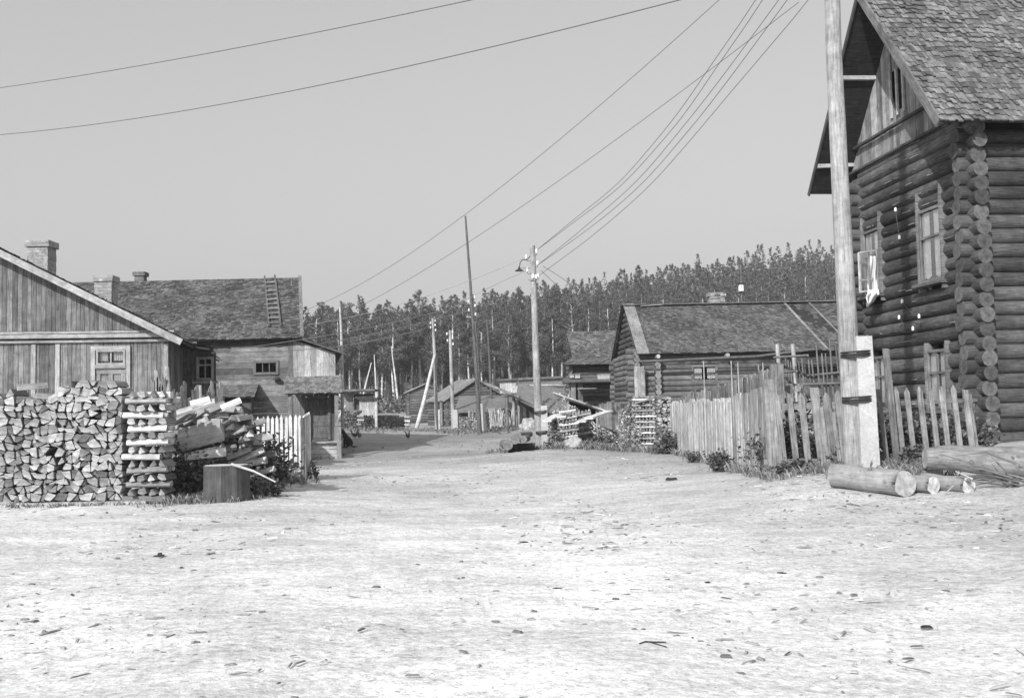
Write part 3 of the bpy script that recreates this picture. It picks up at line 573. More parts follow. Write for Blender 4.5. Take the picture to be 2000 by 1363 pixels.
# ================================================================== GREY HOUSE WITH LEAN-TO AND PORCH (left, farther)
q = P(568, 760, 40); fg = F(q.x, q.y, (-1, -.02), (-.2, 1)); gl = gz(q.x, 40)
root = T('grey_house', 'weathered log house with a ladder on its mossy shingle roof and a lean-to porch', 'house', fg.p(0, 0, gl))
_, ez = fg.at(500, 660, -.5); W_ = 13.5; _, rz2 = fg.at(400, 548, 4.6)
wa = fg.at(539, 720)[0], fg.at(500, 720)[0]; wz = fg.at(520, 727)[1], fg.at(520, 709)[1]
mb = MB(); z = gl-.1; i = 0
while z < ez+.05:
    segs = [(0, W_)] 
    if wz[0]-.12 < z+.11 < wz[1]+.12: segs = [(0, wa[0]-.07), (wa[1]+.07, W_)]
    for s0, s1 in segs:
        t = U(.55, 1.5)
        pa = s0
        while pa < s1:
            pb = min(s1, pa+U(1.8, 5)); mb.boxv(fg.p((pa+pb)/2, U(-.012, .012), z+.11), fg.a*((pb-pa)/2-.004), fg.b*.06, V((0,0,.105)), t*U(.75, 1.3)); pa = pb
    z += .22; i += 1
mb.build('wall', 'plank', root)
fg2 = F(q.x, q.y, (-.2, 1), (-1, -.02)); mb = MB(); planks(mb, fg2, 0, 8.5, 0, gl, lambda a: ez+ (rz2-ez)*(1-abs(a-4.4)/4.6), .2, .05, (.6, 1.3)); mb.build('wall', 'plank', root)
mb = MB(); mb.boxv(fg.p(-.0, -.09, (gl+ez)/2), fg.a*.10, fg.b*.03, V((0,0,(ez-gl)/2)), .8); mb.build('corner_board', 'plank', root)
window(fg, wa[0], wa[1], wz[0], wz[1], -.06, root, False, 3, 0, .1, False, 'plank')
rE0, _ = fg.at(589, 655, -.5); rR0, _ = fg.at(585, 543, 4.6)
mb = MB(); A, B, C, D = fg.p(rE0, -.5, ez-.02), fg.p(W_, -.5, ez-.05), fg.p(W_, 4.6, rz2), fg.p(rR0, 4.6, rz2+.06); slab(mb, A, B, C, D, .06, .5); A2, B2 = fg.p(rE0, 9.6, ez), fg.p(W_, 9.6, ez); slab(mb, A2, B2, C, D, .06, .5); mb.build('roof_boards', 'plank_dark', root)
mb = MB(); shingles(mb, A, B, D, C, 34, .16, .03, (.6, 1.5), 1.5, .9, .015); shingles(mb, A2, B2, D, C, 14, .5, .03); mb.build('roof', 'moss', root)
mb = MB(); mb.beam(A+V((.02,-.02,.05)), D+V((.02,0,.07)), .14, .04, 1.2, (0,0,1)); mb.build('barge_board', 'plank', root)
mb = MB(); c_ = fg.p(fg.at(275, 545, 6.2)[0], 6.2, 0); brickstack(mb, (c_.x, c_.y), .42, .42, rz2-.9, fg.at(275, 534, 6.2)[1], 0, .07); mb.build('chimney', 'brick', root)
# lean-to with pale vertical boards
lx0, _ = fg.at(569, 700, -.1); lx1, _ = fg.at(655, 700, -.1); _, lzt = fg.at(590, 664, -.1); _, lzb = fg.at(660, 690, -.1); _, pz = fg.at(600, 748, -.1)
lt = lambda a: lzt + (lzb-lzt)*((lx0-.25-a)/(lx0-lx1))
mb = MB(); planks(mb, fg, lx1, lx0, -.1, pz-.3, lambda a: lt(a)-.06, .24, .04, (.6, 1.2), tj=0); mb.build('lean_to_wall', mat('bleached_boards', .42, .4), root)
mb = MB(); slab(mb, fg.p(lx1-.28, -.45, lt(lx1)-.06), fg.p(lx1-.28, 7, lt(lx1)-.06), fg.p(lx0-.3, 7, lt(lx0)), fg.p(lx0-.3, -.45, lt(lx0)), .06, .9); mb.build('lean_to_roof', 'shingle', root)
fg3 = F(fg.p(lx1, -.1, 0).x, fg.p(lx1, -.1, 0).y, (-.2, 1), (-1, 0)); mb = MB(); planks(mb, fg3, 0, 6.8, 0, gl, lzb-.1, .2, .04, (.6, 1.2)); mb.build('lean_to_wall', 'plank', root)
# lower wall with the door
_, dt = fg.at(620, 777, -.1); _, db = fg.at(620, 858, -.1); d0, _ = fg.at(640, 800, -.1); d1, _ = fg.at(600, 800, -.1)
mb = MB(); planks(mb, fg, lx1+.0, d0-.06, -.1, gl, pz-.3, .2, .04, (.5, 1.0)); planks(mb, fg, d1+.06, lx0, -.1, gl, pz-.3, .2, .04, (.9, 1.9)); planks(mb, fg, d0-.06, d1+.06, -.1, dt+.06, pz-.3, .2, .04, (.6, 1.1)); planks(mb, fg, d0-.06, d1+.06, -.1, gl, db, .2, .04, (.6, 1.1)); mb.build('lean_to_wall', 'plank', root)
mb = MB(); mb.boxv(fg.p((d0+d1)/2, -.02, (dt+db)/2), fg.a*(d1-d0)/2, fg.b*.02, V((0,0,(dt-db)/2)), .9)
for z in (dt-.08, db+.55, db+.1): mb.boxv(fg.p((d0+d1)/2, -.05, z), fg.a*((d1-d0)/2-.01), fg.b*.015, V((0,0,.05)), .8)
do = mb.build('door', 'plank', root); mb = MB(); mb.tube([fg.p(d0+.12, -.08, db+.9), fg.p(d0+.12, -.08, db+1.05)], .012, 5); mb.build('handle', 'metal', do)
mb = MB()
for a in (d0-.05, d1+.05): mb.boxv(fg.p(a, -.15, (dt+db)/2), fg.a*.05, fg.b*.03, V((0,0,(dt-db)/2+.02)), .9)
mb.boxv(fg.p((d0+d1)/2, -.155, dt+.05), fg.a*(d1-d0)/2, fg.b*.03, V((0,0,.05)), .9); mb.build('door_frame', 'plank', root)
# canopy
c0, _ = fg.at(672, 755, -1.3); c1, _ = fg.at(556, 755, -1.3); _, cz = fg.at(610, 768, -1.3); _, cz1 = fg.at(610, 747, -.1)
mb = MB(); slab(mb, fg.p(c0, -1.3, cz), fg.p(c1, -1.3, cz), fg.p(c1, -.06, cz1+.25), fg.p(c0, -.06, cz1+.25), .04, .5); mb.build('canopy_boards', 'plank', root)
mb = MB(); shingles(mb, fg.p(c0, -1.34, cz+.01), fg.p(c1, -1.34, cz+.01), fg.p(c0, -.06, cz1+.27), fg.p(c1, -.06, cz1+.27), 9, .14, .02, (1.2, 2.2), 1.4, .5); mb.build('canopy_roof', 'shingle', root)
for px in (566, 657):
    a, _ = fg.at(px, 800, -1.15); mb = MB(); mb.boxv(fg.p(a, -1.15, (gl+cz)/2-.05), fg.a*.07, fg.b*.07, V((0,0,(cz-gl)/2+.03)), 1.2); mb.build('porch_post', 'plank', root)
# landing, riser boards and rail
s0, _ = fg.at(661, 880, -1.9); s1, _ = fg.at(602, 880, -1.9); _, sz = fg.at(630, 866, -1.9); sg = gz(fg.p(s0, -1.9, 0).x, 38)
mb = MB()
for k in range(3): mb.boxv(fg.p((s0+s1)/2, -1.9+.02*k, sg+.06+(sz-sg)*k/3), fg.a*((s1-s0)/2-.05), fg.b*.03, V((0,0,(sz-sg)/6-.006)), U(2.2, 3.0))
for k in range(8): mb.boxv(fg.p((s0+s1)/2, -1.8+.2*k, sz+.0), fg.a*(s1-s0)/2, fg.b*.093, V((0,0,.03)), U(1.8, 2.6))
mb.build('porch_steps', 'plank', root)
mb = MB(); mb.tube([fg.p(s1+.1, -2.0, sz+.02), fg.p(s0, -2.0, sz+.04)], .05, 8, 1.8); mb.build('porch_rail', 'plank', root)
for a in (s0, s0+.06): mb = MB(); mb.boxv(fg.p(a-.02, -2.0 if a == s0 else -.9, sg+.55), fg.a*.08, fg.b*.07, V((0,0,.58)), 1.6); mb.build('porch_post', 'plank', root)
# small side roof low on the wall at the left
h0, _ = fg.at(497, 770, -1.6); h1, _ = fg.at(360, 770, -1.6); _, hz = fg.at(450, 776, -1.6); _, hz1 = fg.at(450, 752, 0)
mb = MB(); slab(mb, fg.p(h0, -1.6, hz), fg.p(h1, -1.6, hz), fg.p(h1, -.07, hz1), fg.p(h0-.1, -.07, hz1), .05, .6); mb.build('side_roof', 'plank_dark', root)
mb = MB(); shingles(mb, fg.p(h0, -1.62, hz+.01), fg.p(h1, -1.62, hz+.01), fg.p(h0-.1, -.07, hz1+.01), fg.p(h1, -.07, hz1+.01), 8, .15, .02, (1.0, 1.9)); mb.build('side_roof', 'shingle', root)
mb = MB(); planks(mb, fg, h0+.15, h1, -1.3, gl, hz-.06, .2, .04, (.4, .9)); mb.build('side_wall', 'plank', root)
ff = F(fg.p(h0+.15, -1.3, 0).x, fg.p(h0+.15, -1.3, 0).y, (-.2, 1), (1, 0)); mb = MB(); planks(mb, ff, 0, 1.25, 0, gl, hz-.05, .2, .04); mb.build('side_wall', 'plank', root)
mb = MB(); q = fg.p(fg.at(541, 738)[0], -.2, fg.at(541, 738)[1]); mb.tube([q+V((0,.14,.1)), q+V((0,0,.1)), q], .012, 5); mb.tube([q+V((0,0,.02)), q+V((0,0,-.05)), q+V((0,0,-.08))], [.04, .16, .17], 12); solo(mb, 'wall_lamp', 'metal', q, 'small dark lamp shade fixed under the three-paned window of the grey house', 'lamp')
# ladder lying on the roof
def rp(px, py, up=.1):
    lo, hi = -.5, 4.6
    for _ in range(40):
        m_ = (lo+hi)/2; a, z = fg.at(px, py, m_); zz = ez + (rz2-ez)*(m_+.5)/5.1
        if z > zz: lo = m_
        else: hi = m_
    a, z = fg.at(px, py, lo); return fg.p(a, lo, z+up)
ld = T('roof_ladder', 'wooden ladder lying on the mossy roof of the grey house', 'ladder', rp(535, 640))
b1, t1, b2, t2 = rp(525, 642), rp(517, 546), rp(548, 641), rp(537, 544)
for a, b in ((b1, t1), (b2, t2)): mb = MB(); mb.beam(a, b+(b-a)*.02, .07, .07, 1); mb.build('side_rail', 'pole_dark', ld)
for i in range(11): t = .05+i*.09; mb = MB(); mb.beam(b1.lerp(t1, t)+V((0,0,.04)), b2.lerp(t2, t)+V((0,0,.04)), .06, .05, 1.9 if i % 2 else 1.4); mb.build('rung', 'pole_dark', ld)
# ================================================================== LOG HOUSE WITH LONG SHINGLE ROOF (centre right)
q = P(1237, 760, 47); fc = F(q.x+.15, q.y, (1, 0), (-.05, 1)); gl = gz(q.x, 47)
root = T('long_log_house', 'long low log house with a wide shingled roof behind the palisade', 'house', fc.p(0, 0, gl))
_, ez = fc.at(1300, 690, -.7); _, rz2 = fc.at(1300, 596, 2.9); W_ = 12.5
wa0, wz0 = fc.at(1354, 742); wa1, wz1 = fc.at(1396, 716)
mb = MB(); logs(mb, fc.p(0,0,0), fc.p(W_,0,0), gl, ez+.2, .25, .135, [(wa0-.1, wa1+.1, wz0-.1, wz1+.1)], (.6, 1.4), 1.3, 10, .42, .02); mb.build('wall', 'log_far', root)
mb = MB(); logs(mb, fc.p(0,0,0), fc.p(0,6.2,0), gl+.12, ez+.2, .25, .135, (), (.6, 1.3), 1.4, 10, .35, .02); logs(mb, fc.p(0,6.2,0), fc.p(W_,6.2,0), gl, ez, .25, .13, (), (.6, 1.3), 1.3, 8, .3); mb.build('wall', 'log_far', root)
a_, _ = fc.at(1283, 750); mb = MB(); z = gl+.12
while z < ez-.3: mb.tube([fc.p(a_, -.42, z), fc.p(a_, .4, z)], .14*U(.93, 1.1), 12, U(.8, 1.3), 1.6); z += .25
mb.build('cross_wall', 'log_far', root)
mb = MB(); z = ez+.1                                             # gable of logs, narrowing
while z < rz2-.3:
    h_ = 3.1*(rz2-z)/(rz2-ez); mb.tube([fc.p(.1, 2.9-h_+.3, z), fc.p(.1, 2.9+h_-.3, z)], .13, 8, U(.5, 1.0)); z += .25
mb.build('gable_logs', 'log_far', root)
window(fc, wa0, wa1, wz0, wz1, -.05, root, False, 2, 0, .1, True, 'plank')
e0, _ = fc.at(1245, 693, -.7); m_, _ = fc.at(1558, 650, 1); A, B, C, D = fc.p(e0, -.7, ez), fc.p(W_+.6, -.7, ez), fc.p(W_+.6, 2.9, rz2), fc.p(e0, 2.9, rz2); A2, B2 = fc.p(e0, 6.9, ez), fc.p(W_+.6, 6.9, ez)
mb = MB(); slab(mb, A, B, C, D, .06, .5); slab(mb, A2, B2, C, D, .06, .5); mb.build('roof_boards', 'plank_dark', root)
mb = MB(); f_ = .655
shingles(mb, A, A.lerp(B, f_), D, D.lerp(C, f_-.05), 24, .14, .03, (.65, 1.4), 1.35, .6, .012); shingles(mb, A.lerp(B, f_)+V((0,0,-.02)), B, D.lerp(C, f_-.05)+V((0,0,-.02)), C, 21, .16, .03, (.6, 1.3), 1.35, .9, .03); shingles(mb, A2, B2, D, C, 12, .4, .03); mb.build('roof', 'shingle', root)
mb = MB(); mb.boxv((A+D)/2+V((.26,-.02,.06)), V((.27,0,0)), (D-A)/2*1.03, V((0,0,.02)), 1.5); mb.build('barge_board', 'plank', root)
mb = MB(); mb.beam(A2+V((0,0,.05)), D+V((0,0,.08)), .06, .2, .6, (1,0,0)); mb.build('barge_board', 'plank', root)
mb = MB(); mb.beam(A.lerp(B, f_)+V((0,0,.06)), D.lerp(C, f_-.06)+V((0,0,.06)), .1, .05, 1.9); mb.build('roof_batten', 'plank', root)
mb = MB(); mb.beam(A.lerp(B, f_+.09)+V((0,0,.08)), D.lerp(C, f_+.03)+V((0,0,.08)), .06, .05, 1.5); mb.build('roof_batten', 'plank', root)
mb = MB(); mb.beam(D+V((0,-.1,.03)), C+V((0,-.1,.03)), .3, .05, .9); mb.build('ridge_board', 'plank', root)
mb = MB(); mb.beam(D+V((.8,-.25,-.05)), D+V((2.0,-.16,.02)), .16, .03, 2.6); mb.build('loose_board', 'plank', root)
mb = MB(); c_ = fc.p(fc.at(1399, 590, 3.4)[0], 3.4, 0); z = rz2-.3; zt_ = fc.at(1399, 575, 3.4)[1]
brickstack(mb, (c_.x, c_.y), .75, .6, z, zt_, 0, .06, (.25, 1.1)); mb.build('chimney', 'plaster', root)
for px in (1216, 1283, 1418):
    a_, z_ = fc.at(px+1, 697, -.6); mb = MB(); mb.tube([fc.p(a_, -.85, ez-.14), fc.p(a_, .4, ez-.14)], .09, 8, 2.2 if px != 1283 else 3, 1.4)
    if px != 1216: mb.build('rafter_end', 'log_far', root)
a0, z0 = fc.at(1250, 706, -1.0); a1, z1 = fc.at(1478, 696, -1.0); a2, z2 = fc.at(1590, 682, -1.0)
mb = MB(); mb.tube([fc.p(a0, -1, z0), fc.p(a1, -1, z1), fc.p(a2, -1, z2)], .06, 8, 1.0); mb.build('eave_pole', 'pole_dark', root)
a0, _ = fc.at(1238, 760, -.3); a1, _ = fc.at(1259, 760, -.3); mb = MB(); planks(mb, fc, a0, a1, -.5, gl, fc.at(1250, 716, -.3)[1], .17, .04, (.6, 1.1)); mb.build('corner_casing', 'stake', root)
# small lower roof by the tall house
la, lz = fc.at(1566, 713, -2.4); lb, _ = fc.at(1700, 713, -2.4); lz1 = fc.at(1600, 696, -.8)[1]
mb = MB(); slab(mb, fc.p(la, -2.4, lz), fc.p(lb, -2.4, lz), fc.p(lb, -.3, lz1), fc.p(la, -.3, lz1), .08, .5); shingles(mb, fc.p(la, -2.42, lz+.02), fc.p(lb, -2.42, lz+.02), fc.p(la, -.3, lz1+.02), fc.p(lb, -.3, lz1+.02), 9, .15, .03); mb.build('shed_roof', 'shingle', root)
mb = MB(); planks(mb, fc, la+.2, lb, -1.6, gl, lz-.1, .2, .04, (.3, .8)); mb.build('shed_wall', 'plank', root)
# ---- birdhouse on its pole behind the ridge
q = G(1450, 62); tp = P(1447, 517, 62); bh = T('birdhouse', 'white birdhouse on a thin pole above the ridge of the long log house', 'birdhouse', q)
mb = MB(); mb.tube([q, P(1449, 600, 62), tp], [.09, .07, .03], 6, 1.4); mb.build('pole', 'pole_dark', bh)
c_ = P(1447, 562, 61.85); mb = MB(); mb.box(c_, .26, .26, .42, 1); b_ = mb.build('nest_box', 'cloth', bh); mb = MB(); mb.box(c_+V((0,-.03,.25)), .5, .42, .05); mb.build('roof', 'metal', b_); mb = MB(); mb.tube([c_+V((0,-.135,.05)), c_+V((0,-.12,.05))], .03, 8); mb.build('entrance_hole', 'dark', b_)
# ================================================================== STEEP-ROOFED HOUSE
q = P(1117, 760, 57); f3 = F(q.x, q.y, (1, 0), (.22, 1)); gl = gz(q.x, 57)
root = T('steep_roofed_house', 'old log house with a steep flared shingle roof, left of the long log house', 'house', f3.p(0, 0, gl))
_, ez = f3.at(1150, 711, -.8); _, rz3 = f3.at(1150, 647, 3.0); ra0, _ = f3.at(1105, 647, 3.0); ea0, _ = f3.at(1098, 713, -.8); km, kz = f3.at(1118, 698, -.1); W_ = 5.2
mb = MB(); logs(mb, f3.p(0,0,0), f3.p(W_,0,0), gl, ez, .24, .13, (), (.6, 1.5), 1.3, 8, .3, .02); logs(mb, f3.p(0,0,0), f3.p(0,6,0), gl+.12, ez, .24, .13, (), (.6, 1.2), 1.3, 8, .3, .02); mb.build('wall', 'log_far', root)
A, B, K0, K1, D, C = f3.p(ea0, -.8, ez), f3.p(W_+.4, -.8, ez), f3.p(km, -.1, kz), f3.p(W_+.4, -.1, kz), f3.p(ra0, 3, rz3), f3.p(W_+.4, 3, rz3)
mb = MB(); slab(mb, A, B, K1, K0, .05, .5); slab(mb, K0, K1, C, D, .05, .5); slab(mb, f3.p(ea0, 6.8, ez), f3.p(W_+.4, 6.8, ez), C, D, .05, .5); mb.build('roof_boards', 'plank_dark', root)
mb = MB(); shingles(mb, A, B, K0, K1, 4, .15, .03, (.8, 1.5)); shingles(mb, K0, K1, D, C, 15, .15, .03, (.7, 1.7), 1.35, .6, .01); mb.build('roof', 'shingle', root)
mb = MB(); z = ez+.1
while z < rz3-.3: h_ = 3.3*(rz3-z)/(rz3-ez); mb.tube([f3.p(.1, 3-h_+.5, z), f3.p(.1, 3+h_-.5, z)], .12, 7, U(.5, 1)); z += .24
mb.build('gable_logs', 'log_far', root)
mb = MB(); x0, z0 = f3.at(1098, 744, -1.6); x1, _ = f3.at(1230, 742, -1.6)
slab(mb, f3.p(x0, -1.8, z0), f3.p(x1, -1.8, z0), f3.p(x1, -.1, z0+.3), f3.p(x0, -.1, z0+.3), .09, .9); mb.build('side_roof', 'plank', root)
for px in (1120, 1134):
    mb = MB(); a, _ = f3.at(px, 760, -1.3); mb.boxv(f3.p(a, -1.3, (gl+z0)/2), f3.a*.13, f3.b*.06, V((0,0,(z0-gl)/2-.02)), U(.8, 1.5)); mb.build('side_post', 'plank', root)
x0, zz = f3.at(1128, 759, -1.9); x1, _ = f3.at(1165, 760, -1.9); mb = MB(); mb.boxv(f3.p((x0+x1)/2, -1.6, zz), f3.a*(x1-x0)/2, f3.b*.4, V((0,0,.03)), 1.5); mb.build('door_hood', 'plank', root)
for i, (pa, pb, pt, pbm) in enumerate([(1114, 1122, 732, 738), (1124, 1134, 732, 739), (1168, 1197, 731, 741)]):
    x0, za_ = f3.at(pa, pbm, -1.2); x1, zb_ = f3.at(pb, pt, -1.2); mb = MB(); mb.boxv(f3.p((x0+x1)/2, -1.2, (za_+zb_)/2), f3.a*(x1-x0)/2, f3.b*.2, V((0,0,(zb_-za_)/2)), 1); mb.boxv(f3.p((x0+x1)/2, -1.22, zb_+.02), f3.a*((x1-x0)/2+.02), f3.b*.22, V((0,0,.015)), .8)
    solo(mb, 'storage_box', 'plaster', f3.p(x0, -1.2, za_), ['small white box leftmost on the side roof of the steep-roofed house', 'white box in the middle of the side roof of the steep-roofed house', 'long white box rightmost on the side roof of the steep-roofed house'][i], 'box', 'white boxes on the side roof')
# ================================================================== BARN, HUTS AND SHEDS IN THE MIDDLE DISTANCE
def gable_hut(name, label, pl, pr, pe, pbase, apx, apy, d, dep, u, mlog='log_far', ov=.4, rm='shingle', cut=None):
    q = P(pl, pe, d); f = F(q.x, q.y, (1, 0), u); gl = gz((q.x+P(pr, pe, d).x)/2, d)-.1; a1, _ = f.at(pr, pe); ez = q.z; ax, az = f.at(apx, apy); r = T(name, label, 'outbuilding', f.p(a1/2, 0, gl))
    mb = MB(); logs(mb, f.p(0,0,0), f.p(a1,0,0), gl+.1, ez, .22, .12, (), (.6, 1.3), 1.2, 8, .2, .02); logs(mb, f.p(0,0,0), f.p(0,dep,0), gl+.2, ez, .22, .12, (), (.5, 1.2), 1.2, 8, .2); logs(mb, f.p(a1,0,0), f.p(a1,dep,0), gl+.2, ez, .22, .12, (), (.5, 1.2), 1.2, 8, .2); mb.build('wall', mlog, r)
    mb = MB(); z = ez+.1
    while z < az-.15:
        t = (az-z)/(az-ez); l, r_ = ax*(1-t)+.1, ax+(a1-ax)*t-.1; mb.tube([f.p(l, .02, z), f.p(r_, .02, z)], .11, 8, U(.6, 1.2)); z += .2
    mb.build('gable_logs', mlog, r)
    sl, sr = (az-ez)/ax, (az-ez)/(a1-ax); mb = MB()
    slab(mb, f.p(-ov, -ov, ez-ov*sl+.1), f.p(-ov, dep, ez-ov*sl+.1), f.p(ax, dep, az+.1), f.p(ax, -ov, az+.1), .12, 1.6); slab(mb, f.p(a1+ov, -ov, ez-ov*sr+.1), f.p(a1+ov, dep, ez-ov*sr+.1), f.p(ax, dep, az+.1), f.p(ax, -ov, az+.1), .12, .8); mb.build('roof', 'plank', r)
    return r, f, gl, ez, az
gable_hut('log_hut', 'small log hut with a low gable roof at the foot of the wood', 797, 860, 765, 826, 831, 750, 88, 5, (-.1, 1))
r, f, gl, ez, az = gable_hut('log_barn', 'log barn with a steep plank roof behind the row of poles', 872, 985, 778, 830, 928, 741, 76, 5, (-.35, 1))
mb = MB(); s_ = P(853, 786, 77); mb.tube([P(862, 786, 76.2)-V((0,0,1.7)), P(862, 786, 76.2)], .13, 6, 1.5); mb.build('eave_post', 'plank', r)
# turf-covered store in front of the barn
sg = lambda px, d: gz((px-1000)/2000*d, d)
r = T('turf_roofed_store', 'low store with a flat turf-covered roof in front of the log barn', 'outbuilding', G(945, 70))
mb = MB(); A, B, C, D = P(888, 801, 68), P(1003, 799, 68), P(1000, 772, 73), P(897, 775, 73); slab(mb, A, B, C, D, .18, 1); mb.build('roof', 'tin', r)
mb = MB(); ft = F(A.x+.2, 69.2, (1, 0), (0, 1)); planks(mb, ft, 0, 3.8, 0, sg(940, 69), A.z-.1, .22, .05, (.3, 1.0)); mb.build('wall', 'plank', r)
for px in (892, 917, 990, 1004, 1011):
    mb = MB(); q = P(px, 802, 67.2); mb.tube([V((q.x, q.y, sg(px, 67.2)-.1)), q+V((0,0,.5 if px > 980 else 0))], .11, 6, U(1.5, 2.6)); mb.build('post', 'plank', r)
# lean-to with a dark sloping pole roof
r = T('sloping_lean_to', 'dark open lean-to under a long sloping pole roof left of the street lamp pole', 'outbuilding', G(1020, 62))
mb = MB(); A, B = P(960, 750, 66), P(1062, 802, 60); 
slab(mb, A+V((0,-.4,0)), B+V((0,-.4,0)), B+V((0,3.2,.1)), A+V((0,3.2,.1)), .12, .9); mb.beam(A+V((-.5,-.5,.1)), B+V((.3,-.5,.08)), .12, .12, 1.5); mb.build('roof', 'plank', r)
mb = MB(); f_ = F(P(1016, 790, 63).x, 63, (1, -.3), (0, 1)); planks(mb, f_, 0, 1.6, 0, sg(1020, 63)-.1, lambda a: 1.95-.5*a, .2, .05, (.4, .9)); mb.build('wall', 'plank_dark', r)
for px in (990, 1003, 1013):
    mb = MB(); q = P(px, 775, 64); mb.tube([V((q.x, q.y, sg(px, 64)-.1)), q], .1, 6, U(1.2, 2.4)); mb.build('post', 'plank', r)
# broad grey-roofed shed behind
r = T('grey_roofed_shed', 'broad low shed with a plain grey turf roof behind the street lamp pole', 'outbuilding', G(1050, 68))
mb = MB(); A, B, C, D = P(1003, 800, 65.5), P(1112, 803, 65.5), P(1098, 744, 71), P(1012, 749, 71); slab(mb, A, B, C, D, .15, .9); mb.build('roof', 'tin', r)
mb = MB(); f_ = F(A.x+.2, 66, (1, 0), (0, 1)); planks(mb, f_, 0, 3.4, 0, sg(1040, 66), A.z-.1, .2, .05); mb.build('wall', 'plank', r)
mb = MB(); f_ = F(P(976, 750, 72).x, 72, (1, 0), (0, 1)); planks(mb, f_, 0, 1.4, 0, P(980, 768, 72).z, P(980, 744, 72).z, .2, .05, (.8, 1.2)); mb.build('board_panel', 'plank_light', r)
mb = MB(); mb.tube([P(970, 743, 71.8), P(1016, 741, 71.8)], .09, 6, 1); mb.tube([P(1012, 741, 71.4), P(1100, 737, 71.4)], .1, 6, 1); slab(mb, P(1008, 750, 70.9), P(1100, 747, 70.9), P(1100, 738, 72), P(1012, 741, 72), .1, .8); mb.beam(P(1035, 752, 70.5), P(1106, 752, 69.5), .2, .1, 2.4); mb.build('ridge', 'plank', r)
# sheds by the far woodpile
r = T('pole_roofed_shed', 'small open-fronted shed beyond the lean-to of the grey house', 'outbuilding', G(700, 68))
f_ = F(P(671, 780, 68).x, 68, (1, 0), (0, 1)); W_ = P(729, 780, 68).x-f_.o.x; zt_ = P(700, 766, 68).z; mb = MB(); planks(mb, f_, 0, W_*.33, 0, sg(700, 68), zt_, .2, .05, (.9, 1.5)); planks(mb, f_, W_*.33, W_, .3, sg(700, 68), zt_-.1, .2, .05, (.4, .9)); mb.build('wall', 'plank', r)
mb = MB(); mb.boxv(f_.p(W_*.5, .5, zt_+.12), f_.a*(W_*.62), f_.b*1.6, V((0,0,.07)), 1.0); mb.build('roof', 'plank', r); mb = MB(); mb.tube([f_.p(W_*.4, -.2, zt_-.35), f_.p(W_*1.02, -.2, zt_-.3)], .07, 6, 2); mb.build('beam', 'plank', r)
r = T('white_boarded_store', 'tiny store with pale upright boards in front of the open shed', 'outbuilding', G(718, 65))
f_ = F(P(702, 790, 65).x, 65, (1, 0), (0, 1)); W_ = P(737, 790, 65).x-f_.o.x; zt_ = P(718, 780, 65).z; mb = MB(); planks(mb, f_, 0, W_, 0, sg(718, 65), zt_, .16, .05, (.6, 1.0)); mb.build('wall', 'plank_light', r); mb = MB(); mb.boxv(f_.p(W_*.5, .6, zt_+.05), f_.a*(W_*.58), f_.b*.9, V((0,0,.05)), .8); mb.build('roof', 'plank_dark', r)
# ================================================================== FIREWOOD
def cells(W, H, c, rs, keep=.97, topf=None, split=.5, fill=.84):
    nx, nz_ = max(1, round(W/c)), max(1, round(H/(c*.86))); pts = {}
    for j in range(nz_+1):
        for i in range(nx+1):
            jx = 0 if i in (0, nx) else rs.uniform(-.36, .36); jz = 0 if j in (0,) else rs.uniform(-.36, .36); pts[i, j] = ((i+jx+(.5*(j % 2) if 0 < i < nx else 0)*.6)*W/nx, (j+jz)*H/nz_)
    out = []
    for j in range(nz_):
        for i in range(nx):
            a, b, c_, d = pts[i, j], pts[i+1, j], pts[i+1, j+1], pts[i, j+1]; k = rs.random(); d1 = (a[0]-c_[0])**2+(a[1]-c_[1])**2; d2 = (b[0]-d[0])**2+(b[1]-d[1])**2
            L_ = [[a, b, c_, d]] if k > split else [[a, b, c_], [a, c_, d]] if d1 < d2 else [[a, b, d], [b, c_, d]]
            for p in L_:
                cx, cy = sum(q[0] for q in p)/len(p), sum(q[1] for q in p)/len(p)
                if topf and cy > topf(cx): continue
                if rs.random() < keep:
                    an = rs.gauss(0, .16); fl_ = fill*rs.uniform(.84, 1.07); ca, sa = math.cos(an)*fl_, math.sin(an)*fl_; out.append((cx, cy, [((q[0]-cx)*ca-(q[1]-cy)*sa, (q[0]-cx)*sa+(q[1]-cy)*ca) for q in p]))
    return out
def soften(poly):
    out = []; n = len(poly)
    for i in range(n):
        p, q, r_ = poly[i-1], poly[i], poly[(i+1) % n]; k1 = .08 if i else .22; out.append((q[0]*(1-k1)+p[0]*k1, q[1]*(1-k1)+p[1]*k1)); out.append((q[0]*(1-k1)+r_[0]*k1, q[1]*(1-k1)+r_[1]*k1))
    return out
def prism(mb, o, a, n, up, poly, ln, t, et):
    o, a, n, up = V(o), V(a), V(n), V(up); k = len(poly); f = [o+a*p[0]+up*p[1] for p in poly]; b = [v+n*ln for v in f]; u0 = U(0, 50)
    cx, cy = U(-.07, .07), U(-.07, .07); eu = [(p[0]+cx, p[1]+cy) for p in poly]
    mb.cm = 1; mb.poly(f+b, [tuple(range(k)), tuple(range(2*k-1, k-1, -1))], [et, et], [eu, eu[::-1]]); mb.cm = 0
    mb.poly(f+b, [(i, i+k, (i+1) % k+k, (i+1) % k) for i in range(k)], [t*U(.6, 1.2) for i in range(k)], [[(u0, u0+i*.1), (u0+ln, u0+i*.1), (u0+ln, u0+i*.1+.1), (u0, u0+i*.1+.1)] for i in range(k)])
rs = random.Random(3)
